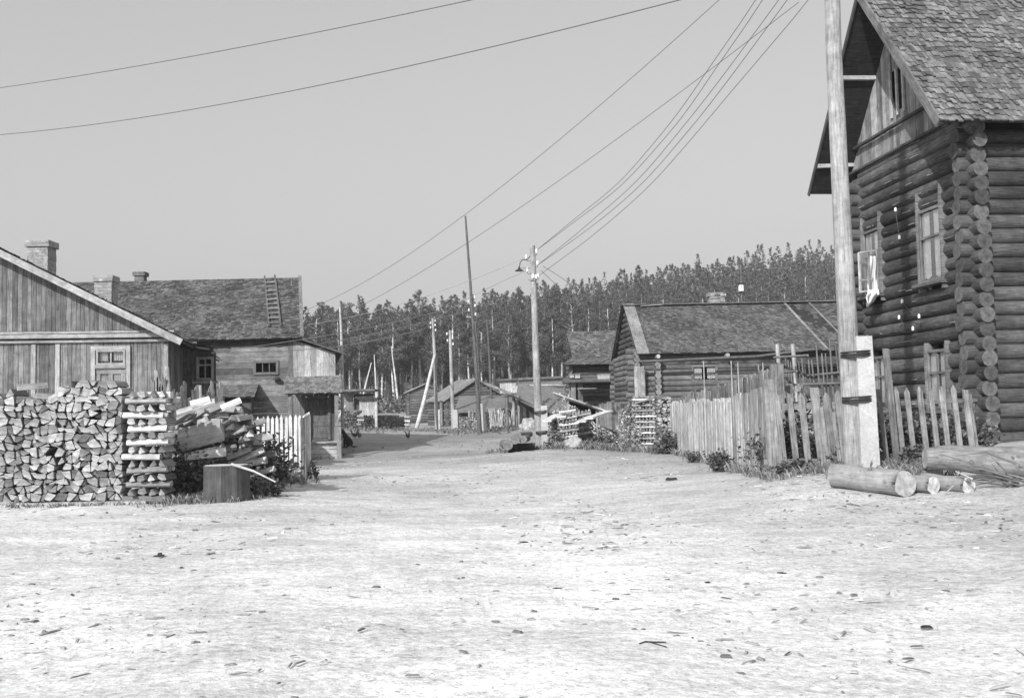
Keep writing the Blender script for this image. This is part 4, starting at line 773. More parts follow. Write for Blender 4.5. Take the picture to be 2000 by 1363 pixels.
# the big stack, cut ends to the viewer: each billet on its own
o = P(-8, 985, 15.4); o.z = gz(-4, 15.4)+.10; right = P(243, 985, 15.5); W_ = right.x-o.x; H_ = P(150, 757, 15.4).z-o.z
topf = lambda x: H_*(1.0 - .05*math.sin(x*3+.5) - (.06 if .5 < x < .9 else 0) + (.0 if x < 1.2 else .0))
cl = cells(W_, H_+.1, .128, rs, .985, lambda x: topf(x), .5, .92)
def area(p): return abs(sum(p[i-1][0]*p[i][1]-p[i][0]*p[i-1][1] for i in range(len(p))))/2
cl.sort(key=lambda c: -area(c[2])); small = MB()
for cx, cy, poly in cl[226:]: prism(small, (o.x+cx, o.y+rs.uniform(-.03, .07), o.z+cy), (1,0,0), (0,1,0), (0,0,1), soften(poly), .48, rs.uniform(.4, .9), rs.uniform(.3, 1.1))
if small.v: tag(small.build('small_billets', 'billet', None, o), 'the slimmest split sticks filling gaps in the big firewood stack', 'firewood', None, 'stuff')
for cx, cy, poly in cl[:226]:
    oo = V((o.x+cx, o.y+rs.uniform(-.035, .035), o.z+cy)); mb = MB(); prism(mb, oo, (1,0,0), (rs.uniform(-.03,.03),1,rs.uniform(-.02,.02)), (0,0,1), soften(poly), rs.uniform(.45,.55), rs.uniform(.4,.9), rs.choice([.35, .55, .7, .8, .95, 1.05, 1.15])*rs.uniform(.85, 1.1))
    solo(mb, 'firewood_billet', 'billet', oo, 'split firewood billet with its cut end showing in the big stack at the left', 'firewood', 'billets of the big firewood stack')
mb = MB(); 
for xx in (.1, .7, 1.3, 1.85): mb.tube([V((o.x+xx-.45, o.y-.02, o.z-.07)), V((o.x+xx+.4, o.y+.0, o.z-.06))], .055, 8, .8)
solo(mb, 'stack_bearer', 'billet', o, 'poles lying on the ground under the big firewood stack', 'bearer')
# loose pieces on its top
for i, (px, py, ang) in enumerate([(62, 742, .2), (118, 756, 1.1), (165, 756, -.6), (175, 765, .15), (200, 762, -.1), (215, 768, .6), (98, 762, -.3)]):
    q = P(px, py+13, 15.5); mb = MB(); pl = soften([(-.06,-.04),(.065,-.045),(.0,.055)]); d = V((math.cos(ang)*.8, .5, math.sin(ang)*.4)).normalized(); s2 = d.cross(V((0,0,1))).normalized(); prism(mb, q-d*.2, s2, d, s2.cross(d)*1, pl, .42, 1.0, 1.3)
    solo(mb, 'firewood_billet', 'billet', q, 'loose split billet lying crooked on top of the big firewood stack', 'firewood', 'loose billets on top of the stack')
# cross-laid column at its right end
def crib(o, a, b, n_a, n_b, W, D, H, pit, rs, col=None, tilt=0):
    o = V(o); a = V(a).normalized(); b = V(b).normalized(); z = 0; i = 0
    while z < H:
        up = V((0,0,1)); items = []
        if i % 2 == 0:
            for k in range(n_a): items.append((o + a*(-.02+rs.uniform(-.07,.04)) + b*(D*(k+.5)/n_a) + V((0,0,z+pit/2)), b, a, W*rs.uniform(.97, 1.1), D/n_a))
        else:
            for k in range(n_b): items.append((o + a*(W*(k+.5)/n_b) + b*rs.uniform(-.05,.04) + V((0,0,z+pit/2+rs.uniform(-.01,.004))), a, b, D, W/n_b*rs.uniform(.75, 1.12)))
        for (p, s_, d, ln, wd) in items:
            w2 = wd*.43; h2 = pit*.47; k = rs.random()
            pl = [(-w2,-h2),(w2,-h2),(rs.uniform(-.4,.4)*w2,h2)] if k < .5 else [(-w2,-h2*.6),(0,-h2),(w2,-h2*.5),(w2*.6,h2),(-w2*.7,h2*.8)]
            dd = (d+V((0,0,tilt*(1 if d == a else 0)))).normalized()
            yield p, s_, dd, soften(pl), ln
        z += pit; i += 1
o2 = P(247, 983, 15.35); o2.z = gz(o2.x, o2.y)+.02
for p, s_, d, pl, ln in crib(o2, (1,0,0), (0,1,0), 3, 4, .6, .5, 1.66, .104, rs):
    mb = MB(); prism(mb, p, (V(s_)+V((0,0,rs.uniform(-.3,.3)))).normalized() if d[1] > .5 else s_, (V(d)+V((0,rs.uniform(-.06,.06),rs.uniform(-.03,.03)))).normalized(), (0,0,1), pl, ln, rs.uniform(.35, 1.6), rs.uniform(.4, 1.25)); solo(mb, 'firewood_billet', 'billet', p, 'split billet in the criss-cross column at the right end of the big stack', 'firewood', 'billets of the criss-cross column')
mb = MB(); q = P(290, 772, 15.4); mb.boxv(q+V((0,.15,0)), V((.3,0,.005)), V((0,.07,0)), V((0,0,.05)), 1.7); solo(mb, 'firewood_billet', 'billet', q, 'long pale split log laid flat as the top of the criss-cross column', 'firewood', 'billets of the criss-cross column')
def pile(name, label, pa, pb, h, dep, cell, seed, d0, d1, m='billet', tone=(.5, 1.2), base=None, group='distant woodpiles', hf=None):
    rs = random.Random(seed); A = G(pa, d0) if base is None else base; B = G(pb, d1); a = (B-A); W = a.length; a.normalize(); n = V((-a.y, a.x, 0)).normalized()
    if n.y < 0: n = -n
    mb = MB()
    for cx, cy, poly in cells(W, h, cell, rs, .96, hf):
        p = A + a*cx + V((0,0,cy)) + n*rs.uniform(-.06, .06); prism(mb, p, a, n, (0,0,1), soften(poly), dep, rs.uniform(.5, .9), rs.uniform(*tone))
    return tag(mb.build(name, m, None, A), label, 'woodpile', group, 'stuff')
def cribobj(label, px, d, W, D, H, pit, seed, a=(1,0,0), b=(0,1,0), m='billet', tilt=0, base=None, na=3, nb=4):
    rs = random.Random(seed); o = G(px, d) if base is None else base; mb = MB()
    for p, s_, d_, pl, ln in crib(o, a, b, na, nb, W, D, H, pit, rs, None, tilt): prism(mb, p, s_, d_, (0,0,1), pl, ln, rs.uniform(.8, 1.8), rs.uniform(.35, .9))
    return tag(mb.build('woodpile', m, None, o), label, 'woodpile', 'criss-cross wood columns', 'stuff')
# tumbled heap behind the chopping block
rs = random.Random(9); c_ = G(430, 17.6); mb = MB()
for i in range(230):
    t = rs.random(); px = 350 + 160*t; top = 1.5 - .18*abs(t-.45)*2 + (0 if t < .8 else -(t-.8)*1.0); z = rs.random()**.7*top; yy = 17.2 + rs.uniform(0, 1.1); x = (px-1000)/2000*yy; q = V((x, yy, gz(x, yy)+z))
    d = V((rs.uniform(.6, 1), rs.uniform(-.5, .5), rs.uniform(-.05, .4))).normalized() if rs.random() < .55 else V((rs.uniform(-.4, .4), 1, rs.uniform(-.1, .1))).normalized()
    s_ = d.cross(V((0,0,1))).normalized(); w2, h2 = rs.uniform(.05, .09), rs.uniform(.04, .07); prism(mb, q-d*.2, s_, d, s_.cross(d), soften([(-w2,-h2),(w2,-h2*.8),(rs.uniform(-w2,w2)*.6,h2)]), rs.uniform(.35, .5), rs.uniform(.4, 1.4), rs.uniform(.6, 1.6))
tag(mb.build('firewood_heap', 'billet', None, c_), 'tumbled heap of split firewood between the big stack and the white pickets', 'woodpile', None, 'stuff')
# big split slabs on the heap and boards over it
for i, (p0, p1, w_, h_, tn, lb) in enumerate([((352, 860), (434, 838), .30, .26, .8, 'thick squared log block leaning on the firewood heap'), ((362, 890), (441, 882), .14, .09, 1.7, 'bright split slab lying just above the chopping block'), ((350, 846), (427, 826), .10, .05, 1.5, 'pale split slab on top of the squared block'), ((345, 808), (420, 784), .16, .05, 1.1, 'long plank sloping over the left end of the firewood heap'), ((372, 790), (410, 780), .14, .06, 2.0, 'white curled slab at the top of the firewood heap'), ((432, 797), (470, 781), .12, .05, 2.0, 'bright split board at the upper right of the firewood heap')]):
    a, b = P(*p0, 16.5), P(*p1, 16.6); mb = MB(); mb.beam(a, b, w_, h_, tn, (0,-.5,1)); solo(mb, 'wood_slab', 'billet', a, lb, 'wood slab', 'slabs on the firewood heap')
# chopping block: a broad old log section standing on end
q = G(437, 15.9); rb = T('chopping_block', 'broad dark chopping block standing in front of the firewood heap', 'chopping block', q)
n_ = 26; vs = []; rr = [(.34*(1+.09*math.sin(3*k*6.283/n_+1)+.05*math.sin(7*k*6.283/n_))) for k in range(n_)]
mb = MB()
for j, z in enumerate((-.05, .1, .3, .55)): vs += [q+V((math.cos(6.283*k/n_)*rr[k]*(1.0-.012*j), math.sin(6.283*k/n_)*rr[k]*(1.0-.012*j), z)) for k in range(n_)]
mb.poly(vs, [(j*n_+k, j*n_+(k+1) % n_, (j+1)*n_+(k+1) % n_, (j+1)*n_+k) for j in range(3) for k in range(n_)], .45, [[(0+j*.2, k*.08), (0+j*.2, (k+1)*.08), (.2+j*.2, (k+1)*.08), (.2+j*.2, k*.08)] for j in range(3) for k in range(n_)]); mb.build('bark_side', 'bark', rb); mb = MB()  # bark toned down to paint in the block's shadow side
mb = MB(); mb.poly([v+V((0,0,.001)) for v in vs[-n_:]], [tuple(range(n_))], 1.3); mb.build('cut_top', 'billet', rb)
a, b = P(452, 906, 15.6), P(538, 941, 15.6); mb = MB(); mb.tube([a, a.lerp(b, .5)+V((0,0,.03)), b], [.022, .018, .012], 6, 1.6); solo(mb, 'long_stick', 'pole', a, 'long pale stick leaning from the chopping block to the ground', 'stick')
# distant stacks
pile('woodpile', 'long low stack of round logs left of the log hut', 707, 792, .85, .6, .2, 21, 64, 68, tone=(.2, .6)); pile('woodpile', 'tumbled woodpile right behind the porch of the grey house', 664, 706, 1.1, .8, .17, 22, 60, 61, tone=(.2, 1.0))
cribobj('white criss-cross column in the middle of the far woodpile', 697, 60.5, .34, .4, .8, .12, 23); cribobj('white criss-cross column at the right end of the far woodpile beside the log hut', 789, 67, .32, .4, .75, .12, 24)
pile('woodpile', 'ragged pale stack under the turf-roofed store', 918, 985, 1.35, .6, .13, 25, 66, 66, tone=(.5, 1.3), hf=lambda x: 1.3-.25*abs(math.sin(x*2.2))); pile('woodpile', 'short pale stack beside the left post of the turf-roofed store', 894, 918, .8, .5, .13, 26, 66.5, 66.5, tone=(.4, 1.2))
mb = MB(); rs = random.Random(4)
for i in range(26): px = 955+rs.uniform(0, 46); q = G(px, 64.5); mb.tube([q, q+V((rs.uniform(-.25, .25), .5, rs.uniform(.9, 1.35)))], .035, 4, rs.uniform(.8, 1.6))
tag(mb.build('brush_bundle', 'stake', None, G(978, 64.5)), 'pale brushwood poles propped against the turf-roofed store', 'brushwood', None, 'stuff')
# stacks beside the palisade
crb = (math.cos(.0), 0, 0)
cribobj('tall criss-cross column of thin logs at the palisade corner', 1237, 31, .62, .6, 1.62, .083, 31, na=4, nb=6)
pile('woodpile', 'leafy rough stack adjoining the tall criss-cross column on its left', 1206, 1237, 1.45, .7, .07, 32, 31.4, 31.0, tone=(.3, 1.1), hf=lambda x: 1.2+.5*x)
pile('woodpile', 'firewood stack squeezed between the criss-cross column and the palisade', 1281, 1308, 1.62, .6, .12, 33, 30.6, 30.6, tone=(.4, 1.4))
for i, (p0, p1, lb) in enumerate([((1243, 786), (1283, 774), 'pale board sloping over the tall criss-cross column'), ((1280, 776), (1304, 770), 'small board on the stack against the palisade')]):
    a, b = P(*p0, 31), P(*p1, 31.2); mb = MB(); mb.beam(a, b, .3, .035, 1.8-.6*i); solo(mb, 'cover_board', 'plank', a, lb, 'board', 'boards covering the stacks')
cribobj('tilted criss-cross column just right of the concrete stub of the lamp pole', 1094, 32, .5, .5, .95, .1, 34, a=(1,0,.14), base=G(1094, 32, .28), tilt=0, na=3, nb=5)
cribobj('small tilted criss-cross column behind the dark gap', 1127, 33, .42, .5, .75, .1, 35, a=(1,0,.16), base=G(1127, 33, .4), na=3, nb=4)
pile('woodpile', 'low pale firewood row behind the boulder, under the open shed', 1148, 1198, .42, .6, .11, 36, 35, 35, tone=(.6, 1.5), base=G(1148, 35, .55)); pile('woodpile', 'short stack directly right of the lamp pole stub', 1071, 1094, .95, .6, .1, 37, 32.6, 32.3, tone=(.3, 1.3))
for i, (p0, p1, lb) in enumerate([((1068, 822), (1090, 810), 'white board at the left end of the tilted stacks'), ((1096, 814), (1116, 806), 'white board capping the tilted criss-cross column'), ((1150, 817), (1190, 803), 'wide pale slab on the firewood row under the open shed'), ((1135, 823), (1160, 812), 'pale slab left of the wide one on the firewood row')]):
    a, b = P(*p0, 32), P(*p1, 33); mb = MB(); mb.beam(a, b, .3, .06, 1.4); solo(mb, 'wood_slab', 'billet', a, lb, 'wood slab', 'slabs on the middle stacks')
# open shed with the slanting roof and tub
r = T('open_shed', 'low open shed with a slanting plank roof and black inside, right of the lamp pole', 'outbuilding', G(1140, 37))
mb = MB(); A, B = P(1080, 768, 37), P(1182, 802, 37); slab(mb, A, B, B+V((0,1.6,.08)), A+V((0,1.6,.08)), .07, 1.6); mb.beam(A+V((0,-.06,.03)), B+V((0,-.06,.0)), .1, .06, 2.6); mb.build('roof', 'plank', r)
mb = MB(); a, b = P(1113, 781, 37.5), P(1165, 799, 37.5); zb_ = G(1140, 37.5).z; mb.poly([V((a.x, 37.9, zb_)), V((b.x, 37.9, zb_)), V((b.x, 37.9, b.z)), V((a.x, 37.9, a.z)), V((a.x, 38, zb_)), V((b.x, 38, zb_)), V((b.x, 38, b.z)), V((a.x, 38, a.z))], [(0,1,2,3), (7,6,5,4)]); mb.build('wall', 'dark', r)  # near-black sheet painted in for the shade inside the shed
for px, zz in ((1109, 779), (1166, 798)): mb = MB(); t_ = P(px, zz, 37.2); mb.tube([V((t_.x, t_.y, zb_-.1)), t_], .06, 6, 1.8); mb.build('post', 'plank', r)
fb = F(P(1165, 800, 40).x, 40, (1, 0), (0, 1)); mb = MB(); planks(mb, fb, 0, 1.6, 0, gz(fb.o.x, 40)-.2, P(1190, 785, 40).z, .1, .04, (.7, 1.4), jitter=.12); solo(mb, 'board_fence', 'plank', fb.p(0, 0, gz(fb.o.x, 40)), 'short weathered board fence between the open shed and the long log house', 'fence')
q = P(1125, 813, 36.2); mb = MB(); mb.tube([q, q+V((0,0,.1)), q+V((0,0,.24))], [.12, .145, .15], 14, 1); solo(mb, 'wooden_tub', 'plank_light', q, 'pale round tub standing in front of the open shed', 'tub')
# boulder
def rock(name, c, rx, ry, rz_, seed, label, m='stone', cat='boulder'):
    mb = MB(); vs = []; n1, n2 = 18, 11
    for j in range(n2+1):
        ph = math.pi*j/n2
        for i in range(n1):
            th = 2*math.pi*i/n1; d = V((math.sin(ph)*math.cos(th), math.sin(ph)*math.sin(th), math.cos(ph))); k = 1+.35*noise.noise(d*1.6+V((seed, 0, 0)))+.15*noise.noise(d*4+V((0, seed, 0)))
            vs.append(c+V((d.x*rx*k, d.y*ry*k, d.z*rz_*k)))
    mb.poly(vs, [(j*n1+i, (j+1)*n1+i, (j+1)*n1+(i+1) % n1, j*n1+(i+1) % n1) for j in range(n2) for i in range(n1)], 1); return solo(mb, name, m, c, label, cat)
rock('boulder', G(1116, 30.6, .14), .30, .25, .20, 3, 'pale boulder lying in front of the tilted stacks')
rock('boulder', G(1030, 61, .2), .55, .4, .45, 8, 'pale rubble mound at the foot of the sloping lean-to')
# notched logs resting on bearers, ends to the street
for i, (px, py, d, r_, dx, lb) in enumerate([(992, 869, 31, .15, -.1, 'stub of log lying lowest at the left of the short log pile'), (1006, 859, 30.9, .13, .25, 'round log with a pale rim in the middle of the short log pile'), (1021, 858, 31, .12, .7, 'round log at the right of the short log pile'), (1012, 850, 32, .1, 1.4, 'thin pale log on top of the short log pile')]):
    q = P(px, py, d); mb = MB(); mb.tube([q, q+V((dx*.35-.1, 1.3, .0))], [r_, r_*.94], 16, 1, .85, .02); solo(mb, 'log', 'bark', q, lb, 'log', 'short log pile by the lamp pole')
q = G(1015, 31.9, .12); mb = MB(); mb.boxv(q+V((0, 0, 0)), V((.42,0,0)), V((0,.3,0)), V((0,0,.13)), .5); solo(mb, 'log_bearer', 'plank_dark', q, 'dark block under the short log pile', 'block')
# ================================================================== FENCES
def picket(mb, q, h, w, th, a, n, lean=0, tip='point', tone=1.0, tl=.08, front=0):
    a = V(a); n = V(n); top = V((0,0,h)) + a*lean + n*front
    prof = {'point': [(-1, 1-tl), (0, 1), (1, 1-tl)], 'flat': [(-1, 1), (1, 1-tl*.3)], 'rough': [(-1, 1-tl*R()), (-.1, 1-tl*R()*.5), (1, 1-tl*R())]}[tip]
    out = [(-w/2, 0)] + [(w/2*s, h*t) for s, t in prof] + [(w/2, 0)]
    f = [q + a*x + top*(z/h) for x, z in out]; b = [v + n*th for v in f]; k = len(f); o = U(0, 50)
    mb.poly(f+b, [tuple(range(k))[::-1], tuple(range(k, 2*k))] + [(i, (i+1) % k, (i+1) % k+k, i+k) for i in range(k)], tone,
        [[(out[i][1]+o, out[i][0]+o) for i in range(k)][::-1], [(out[i][1]+o, out[i][0]+o) for i in range(k)]] + [[(out[i][1]+o, out[i][0]+o), (out[(i+1) % k][1]+o, out[(i+1) % k][0]+o), (out[(i+1) % k][1]+o+.01, out[(i+1) % k][0]+o+.01), (out[i][1]+o, out[i][0]+o+.01)] for i in range(k)])
def fence_line(root, pts, hs, w, th, tip, m, lean=(0, 0), tones=(.7, 1.3), rails=(.25, .85), rail_m=None, pname='picket', zoff=0.0, tl=.08, rr=.035):
    """pts: foot points in order, hs: heights"""
    A, B = V(pts[0]), V(pts[-1]); a = (B-A); a.z = 0; a.normalize(); n = V((-a.y, a.x, 0))
    if n.y < 0 and abs(n.y) > .3: n = -n
    if abs(n.y) <= .3 and n.x < 0: n = -n
    for q, h in zip(pts, hs):
        mb = MB(); picket(mb, V(q)+V((0,0,zoff-.05)), h, w*U(.85, 1.15), th, a, n, U(*lean), tip, U(*tones), tl, U(-.01, .01)); mb.build(pname, m, root)
    for r_ in rails:
        h0, h1 = hs[0]*r_, hs[-1]*r_; mb = MB(); mb.tube([A+n*(th+rr)+V((0,0,h0+zoff))-a*.1, (A+B)/2+n*(th+rr)+V((0,0,(h0+h1)/2+zoff-.0)), B+n*(th+rr)+V((0,0,h1+zoff))+a*.1], rr, 6, U(.8, 1.2)); mb.build('rail', rail_m or m, root)
def line_pts(p0, d0, p1, d1, n, jit=.25):
    A, B = G(p0, d0), G(p1, d1); out = []
    for i in range(n):
        t = (i+U(-jit, jit))/(n-1); q = A.lerp(B, t); q.z = gz(q.x, q.y); out.append(q)
    return out
# white picket fence by the path
r = T('white_picket_fence', 'whitewashed picket fence panel in front of the grey house', 'fence', G(548, 21))
pts = [G(px, 21) for px in (502, 512, 521, 530, 539, 548, 557, 566, 575, 584)]; zt_ = P(548, 811, 21).z
for i, q in enumerate(pts):
    zb_ = P(548, 914, 21).z if i > 4 else q.z+.1; mb = MB(); picket(mb, V((q.x, q.y, zb_)), zt_-zb_+U(-.02, .02), .062, .02, (1,0,0), (0,1,0), U(-.01, .01), 'point', U(.85, 1.1), .06); mb.build('picket', 'picket_light', r)
mb = MB(); mb.beam(P(498, 853, 21.05), P(586, 853, 21.05), .03, .05, .9); mb.build('rail', 'picket_light', r); mb = MB(); mb.beam(P(498, 910, 21.05), P(586, 913, 21.05), .04, .05, .9); mb.build('rail', 'picket_light', r)
mb = MB(); mb.beam(P(500, 924, 20.95), P(587, 927, 20.95), .03, .19, .9); mb.build('base_board', 'picket_light', r)
r = T('side_paling', 'narrow grey paling turned sideways at the end of the white picket fence', 'fence', G(594, 21.3))
for i in range(5): q = G(590+i*2.6, 20.95+i*.35); mb = MB(); picket(mb, q, 1.32+.02*i, .1, .03, (.25, .97, 0), (1, -.25, 0), .0, 'point', U(.8, 1.6), .06); mb.build('picket', 'stake', r)
mb = MB(); q = G(589, 20.9); mb.boxv(q+V((0,0,.62)), V((.035,0,0)), V((0,.035,0)), V((0,0,.66)), .9); mb.build('post', 'plank', r)
# rough stake fence behind the heap
r = T('rough_stake_fence', 'rough weathered stake fence between the plank house and the firewood heap', 'fence', G(375, 22))
pts = line_pts(325, 22.2, 432, 23.2, 30); fence_line(r, pts, [1.95+.14*math.sin(i*.9)+U(-.14, .1) for i in range(30)], .075, .03, 'rough', 'plank', (-.06, .06), (.9, 2.0), (.45, .8), None, 'stake', 0, .06)
r = T('leaning_boards', 'bunch of jagged old boards standing against the corner of the plank house', 'boards', G(308, 21))
for i, (px, py, tn) in enumerate([(291, 760, 1.6), (297, 735, 1.3), (303, 712, 1.7), (308, 722, 1.2), (313, 742, 1.5), (318, 728, 1.0)]): q = P(px, py, 21); g_ = G(px+3, 21); mb = MB(); picket(mb, g_, q.z-g_.z, .08, .03, (1,0,0), (0,1,0), -.03, 'rough', tn, .12); mb.build('board', 'plank', r)
mb = MB(); mb.tube([G(338, 20.5), P(326, 718, 21.2)], [.06, .05], 7, 1.2); solo(mb, 'leaning_pole', 'pole', G(338, 20.5), 'thick pale pole leaning on the corner of the plank house', 'pole')
mb = MB(); mb.tube([G(398, 21.5), P(391, 752, 21.6)], [.045, .035], 6, 1.3); solo(mb, 'thin_stake', 'pole', G(398, 21.5), 'single pale stake rising before the wing window of the plank house', 'stake')
# palisade: pale thin stakes, then darker boards
r = T('stake_palisade', 'close palisade of thin pale stakes along the right of the street', 'fence', G(1365, 24)); n_ = 86
pts = []; 
for i in range(n_):
    t = i/(n_-1); px = 1306+117*t; d = 1/((1-t)/28.5+t/20.6); q = G(px, d); pts.append(q)
fence_line(r, pts, [1.44+U(-.07, .05) for _ in pts], .088, .03, 'flat', 'stake', (-.04, .02), (.7, 1.6), (.3, .8), 'stake', 'stake', 0, .05)
r = T('board_palisade', 'close darker board palisade between the pale stakes and the gate post', 'fence', G(1455, 18)); n_ = 15; pts = []
for i in range(n_): t = i/(n_-1); px = 1427+66*t; d = 1/((1-t)/20.4+t/16.4); pts.append(G(px, d))
fence_line(r, pts, [1.5+.0*i+U(-.03, .03) for i in range(n_)], .235, .03, 'flat', 'picket', (-.05, -.02), (1.0, 2.0), (.3, .8), None, 'board', 0, .03)
# old rough palisade behind
r = T('old_rough_palisade', 'tall uneven palisade of rough old stakes behind the pale stake palisade', 'fence', G(1420, 26)); pts = []; n_ = 60
for i in range(n_): t = i/(n_-1); px = 1316+190*t; d = 1/((1-t)/33+t/20.5); pts.append(G(px, d))
hs = [P(1000+2000*q.x/q.y, 770-57*(i/(n_-1))**1.1 + 7*noise.noise(V((i*.25, 0, 0))), q.y).z-q.z+U(-.08, .05) for i, q in enumerate(pts)]
fence_line(r, pts, hs, .13, .03, 'rough', 'picket', (-.08, .05), (.55, 1.3), (.3, .75), None, 'stake', 0, .05)
for i, (px, pt) in enumerate([(1374, 705), (1428, 705), (1441, 708), (1481, 712), (1490, 708)]):
    q = G(px+2, 24-i*.7); mb = MB(); mb.tube([q, P(px, pt, 24-i*.7)], [.025, .015], 5, 1.3); solo(mb, 'tall_stake', 'pole', q, ['lone tall stake left of the others above the rough palisade', 'tall stake second of five above the rough palisade, beside a dark one', 'tall dark stake third of five above the rough palisade', 'tall stake fourth of five above the rough palisade', 'tall stake nearest the wide gate post above the rough palisade'][i], 'stake', 'tall stakes above the palisade')
# posts of the old gate
q = G(1516, 17.2); zt_ = P(1513, 712, 17.2).z; mb = MB(); mb.boxv(V((q.x, q.y, (q.z+zt_)/2)), V((.11,0,0)), V((0,.04,0)), V((0,0,(zt_-q.z)/2)), 1.0); solo(mb, 'gate_board', 'picket', q, 'wide weathered board standing tall behind the gate post', 'board')
q = G(1506, 15.9); zt_ = P(1501, 747, 15.9).z; mb = MB(); mb.boxv(V((q.x-.02, q.y, (q.z+zt_)/2)), V((.1,0,-.0)), V((0,.06,0)), V((-.02,0,(zt_-q.z)/2+.05)), 1.2); solo(mb, 'gate_post', 'picket', q, 'thick square post where the board palisade meets the open pickets', 'post')
# open picket fence left of the concrete stub
def nearfence(root, items, d0, p0, d1, p1, m='picket'):
    for (px, pt, pb, w, tip, tn) in items:
        t = (px-p0)/(p1-p0); d = 1/((1-t)/d0+t/d1); q = G(px+ (pb-pt)*.06, d); zt_ = P(px, pt, d).z; mb = MB(); picket(mb, q+V((0,0,-.03)), zt_-q.z, w, .025, (1, (d1-d0)/((p1-p0)/2000*d0+.001)*0, 0), (0, 1, 0), P(px, pt, d).x-q.x, tip, tn, .07 if tip == 'point' else .02); mb.build('picket', m, root)
r = T('open_picket_fence', 'wobbly grey picket fence with wide gaps between the gate post and the leaning pole', 'fence', G(1585, 15.7))
nearfence(r, [(1518, 768, 912, .085, 'rough', 1.2), (1541, 764, 914, .09, 'point', 1.0), (1564, 762, 917, .095, 'point', 1.1), (1590, 752, 920, .13, 'flat', 1.2), (1604, 790, 920, .05, 'rough', 1.3), (1613, 762, 919, .11, 'point', .9), (1627, 800, 918, .05, 'rough', 1.3), (1636, 757, 918, .12, 'point', 1.1), (1656, 775, 917, .09, 'flat', 1.1), (1676, 756, 917, .09, 'flat', 1.0)], 15.8, 1518, 15.4, 1680)
for y0, y1, hh in ((795, 790, .1), (902, 899, .08)): mb = MB(); mb.beam(P(1492, y0, 15.95), P(1692, y1, 15.55), .05, hh, 1.0); mb.build('rail', 'picket', r)
r = T('picket_fence', 'grey picket fence with pointed tops in front of the tall log house', 'fence', G(1810, 16))
nearfence(r, [(1730, 676, 917, .10, 'flat', .8), (1716, 756, 912, .07, 'flat', .7), (1749, 751, 911, .075, 'point', 1.2), (1770, 752, 908, .08, 'point', 1.1), (1795, 750, 905, .085, 'point', 1.2), (1817, 752, 902, .08, 'point', 1.1), (1838, 750, 900, .085, 'point', 1.2), (1861, 747, 897, .085, 'point', 1.3), (1885, 757, 895, .1, 'flat', 1.2), (1895, 765, 893, .04, 'flat', 1.0)], 15.4, 1716, 17.0, 1900)
for a_, b_ in (((1708, 790), (1906, 781)), ((1712, 893), (1902, 872))): mb = MB(); mb.beam(P(*a_, 15.5), P(*b_, 17.1), .06, .06, 1.0); mb.build('rail', 'picket', r)
# tall thin stick fence behind
r = T('stick_fence', 'tall fence of thin sticks beside the leaning power pole, behind the open pickets', 'fence', G(1580, 19)); 
for i, (px, pt, dx) in enumerate([(1518, 672, 2), (1548, 672, 4), (1534, 698, 3), (1539, 703, 3), (1544, 706, 3), (1560, 707, 6), (1566, 700, 7), (1570, 698, 8), (1579, 702, 9), (1585, 702, 9), (1594, 671, 7), (1605, 690, 7), (1612, 690, 7), (1620, 660, 5), (1632, 672, 6), (1637, 676, 6), (1528, 712, 5), (1553, 715, 5), (1643, 680, 6)]):
    d = 19.5-1.5*(px-1515)/130; mb = MB(); q = G(px+dx+6, d); mb.tube([q, (q+P(px, pt, d))/2+V((U(-.02,.02), 0, 0)), P(px, pt, d)], [.03, .025, .014] if i > 1 else [.05, .045, .04], 5, U(1.0, 1.7)); mb.build('stick', 'pole' if i < 2 else 'pole_dark', r)
for a_, b_ in (((1550, 736), (1645, 727)), ((1512, 698), (1578, 694)), ((1520, 752), (1650, 748)), ((1527, 727), (1556, 725))): mb = MB(); mb.tube([P(*a_, 19.3), P(*b_, 18)], .022, 5, 1.6); mb.build('rail', 'pole_dark', r)
rs = random.Random(12); pile('woodpile', 'firewood stack with pale and round billets behind the open picket fence', 1508, 1600, 1.35, .5, .14, 41, 18.0, 17.6, tone=(.2, 1.3), hf=lambda x: 1.24-.1*abs(math.sin(x*5)))
for i, (px, py, w_) in enumerate([(1526, 752, .1), (1545, 753, .13), (1560, 752, .09), (1578, 754, .1), (1532, 746, .07), (1565, 747, .08)]):
    q = P(px, py+7, 17.7); mb = MB(); mb.tube([q+V((-.05, -.12, 0)), q+V((.05, .25, 0))], w_*.6, 10, U(.2, .6), 1.6); solo(mb, 'round_billet', 'billet', q, 'short round billet lying on top of the stack behind the open pickets', 'firewood', 'round billets on the stack behind the pickets')
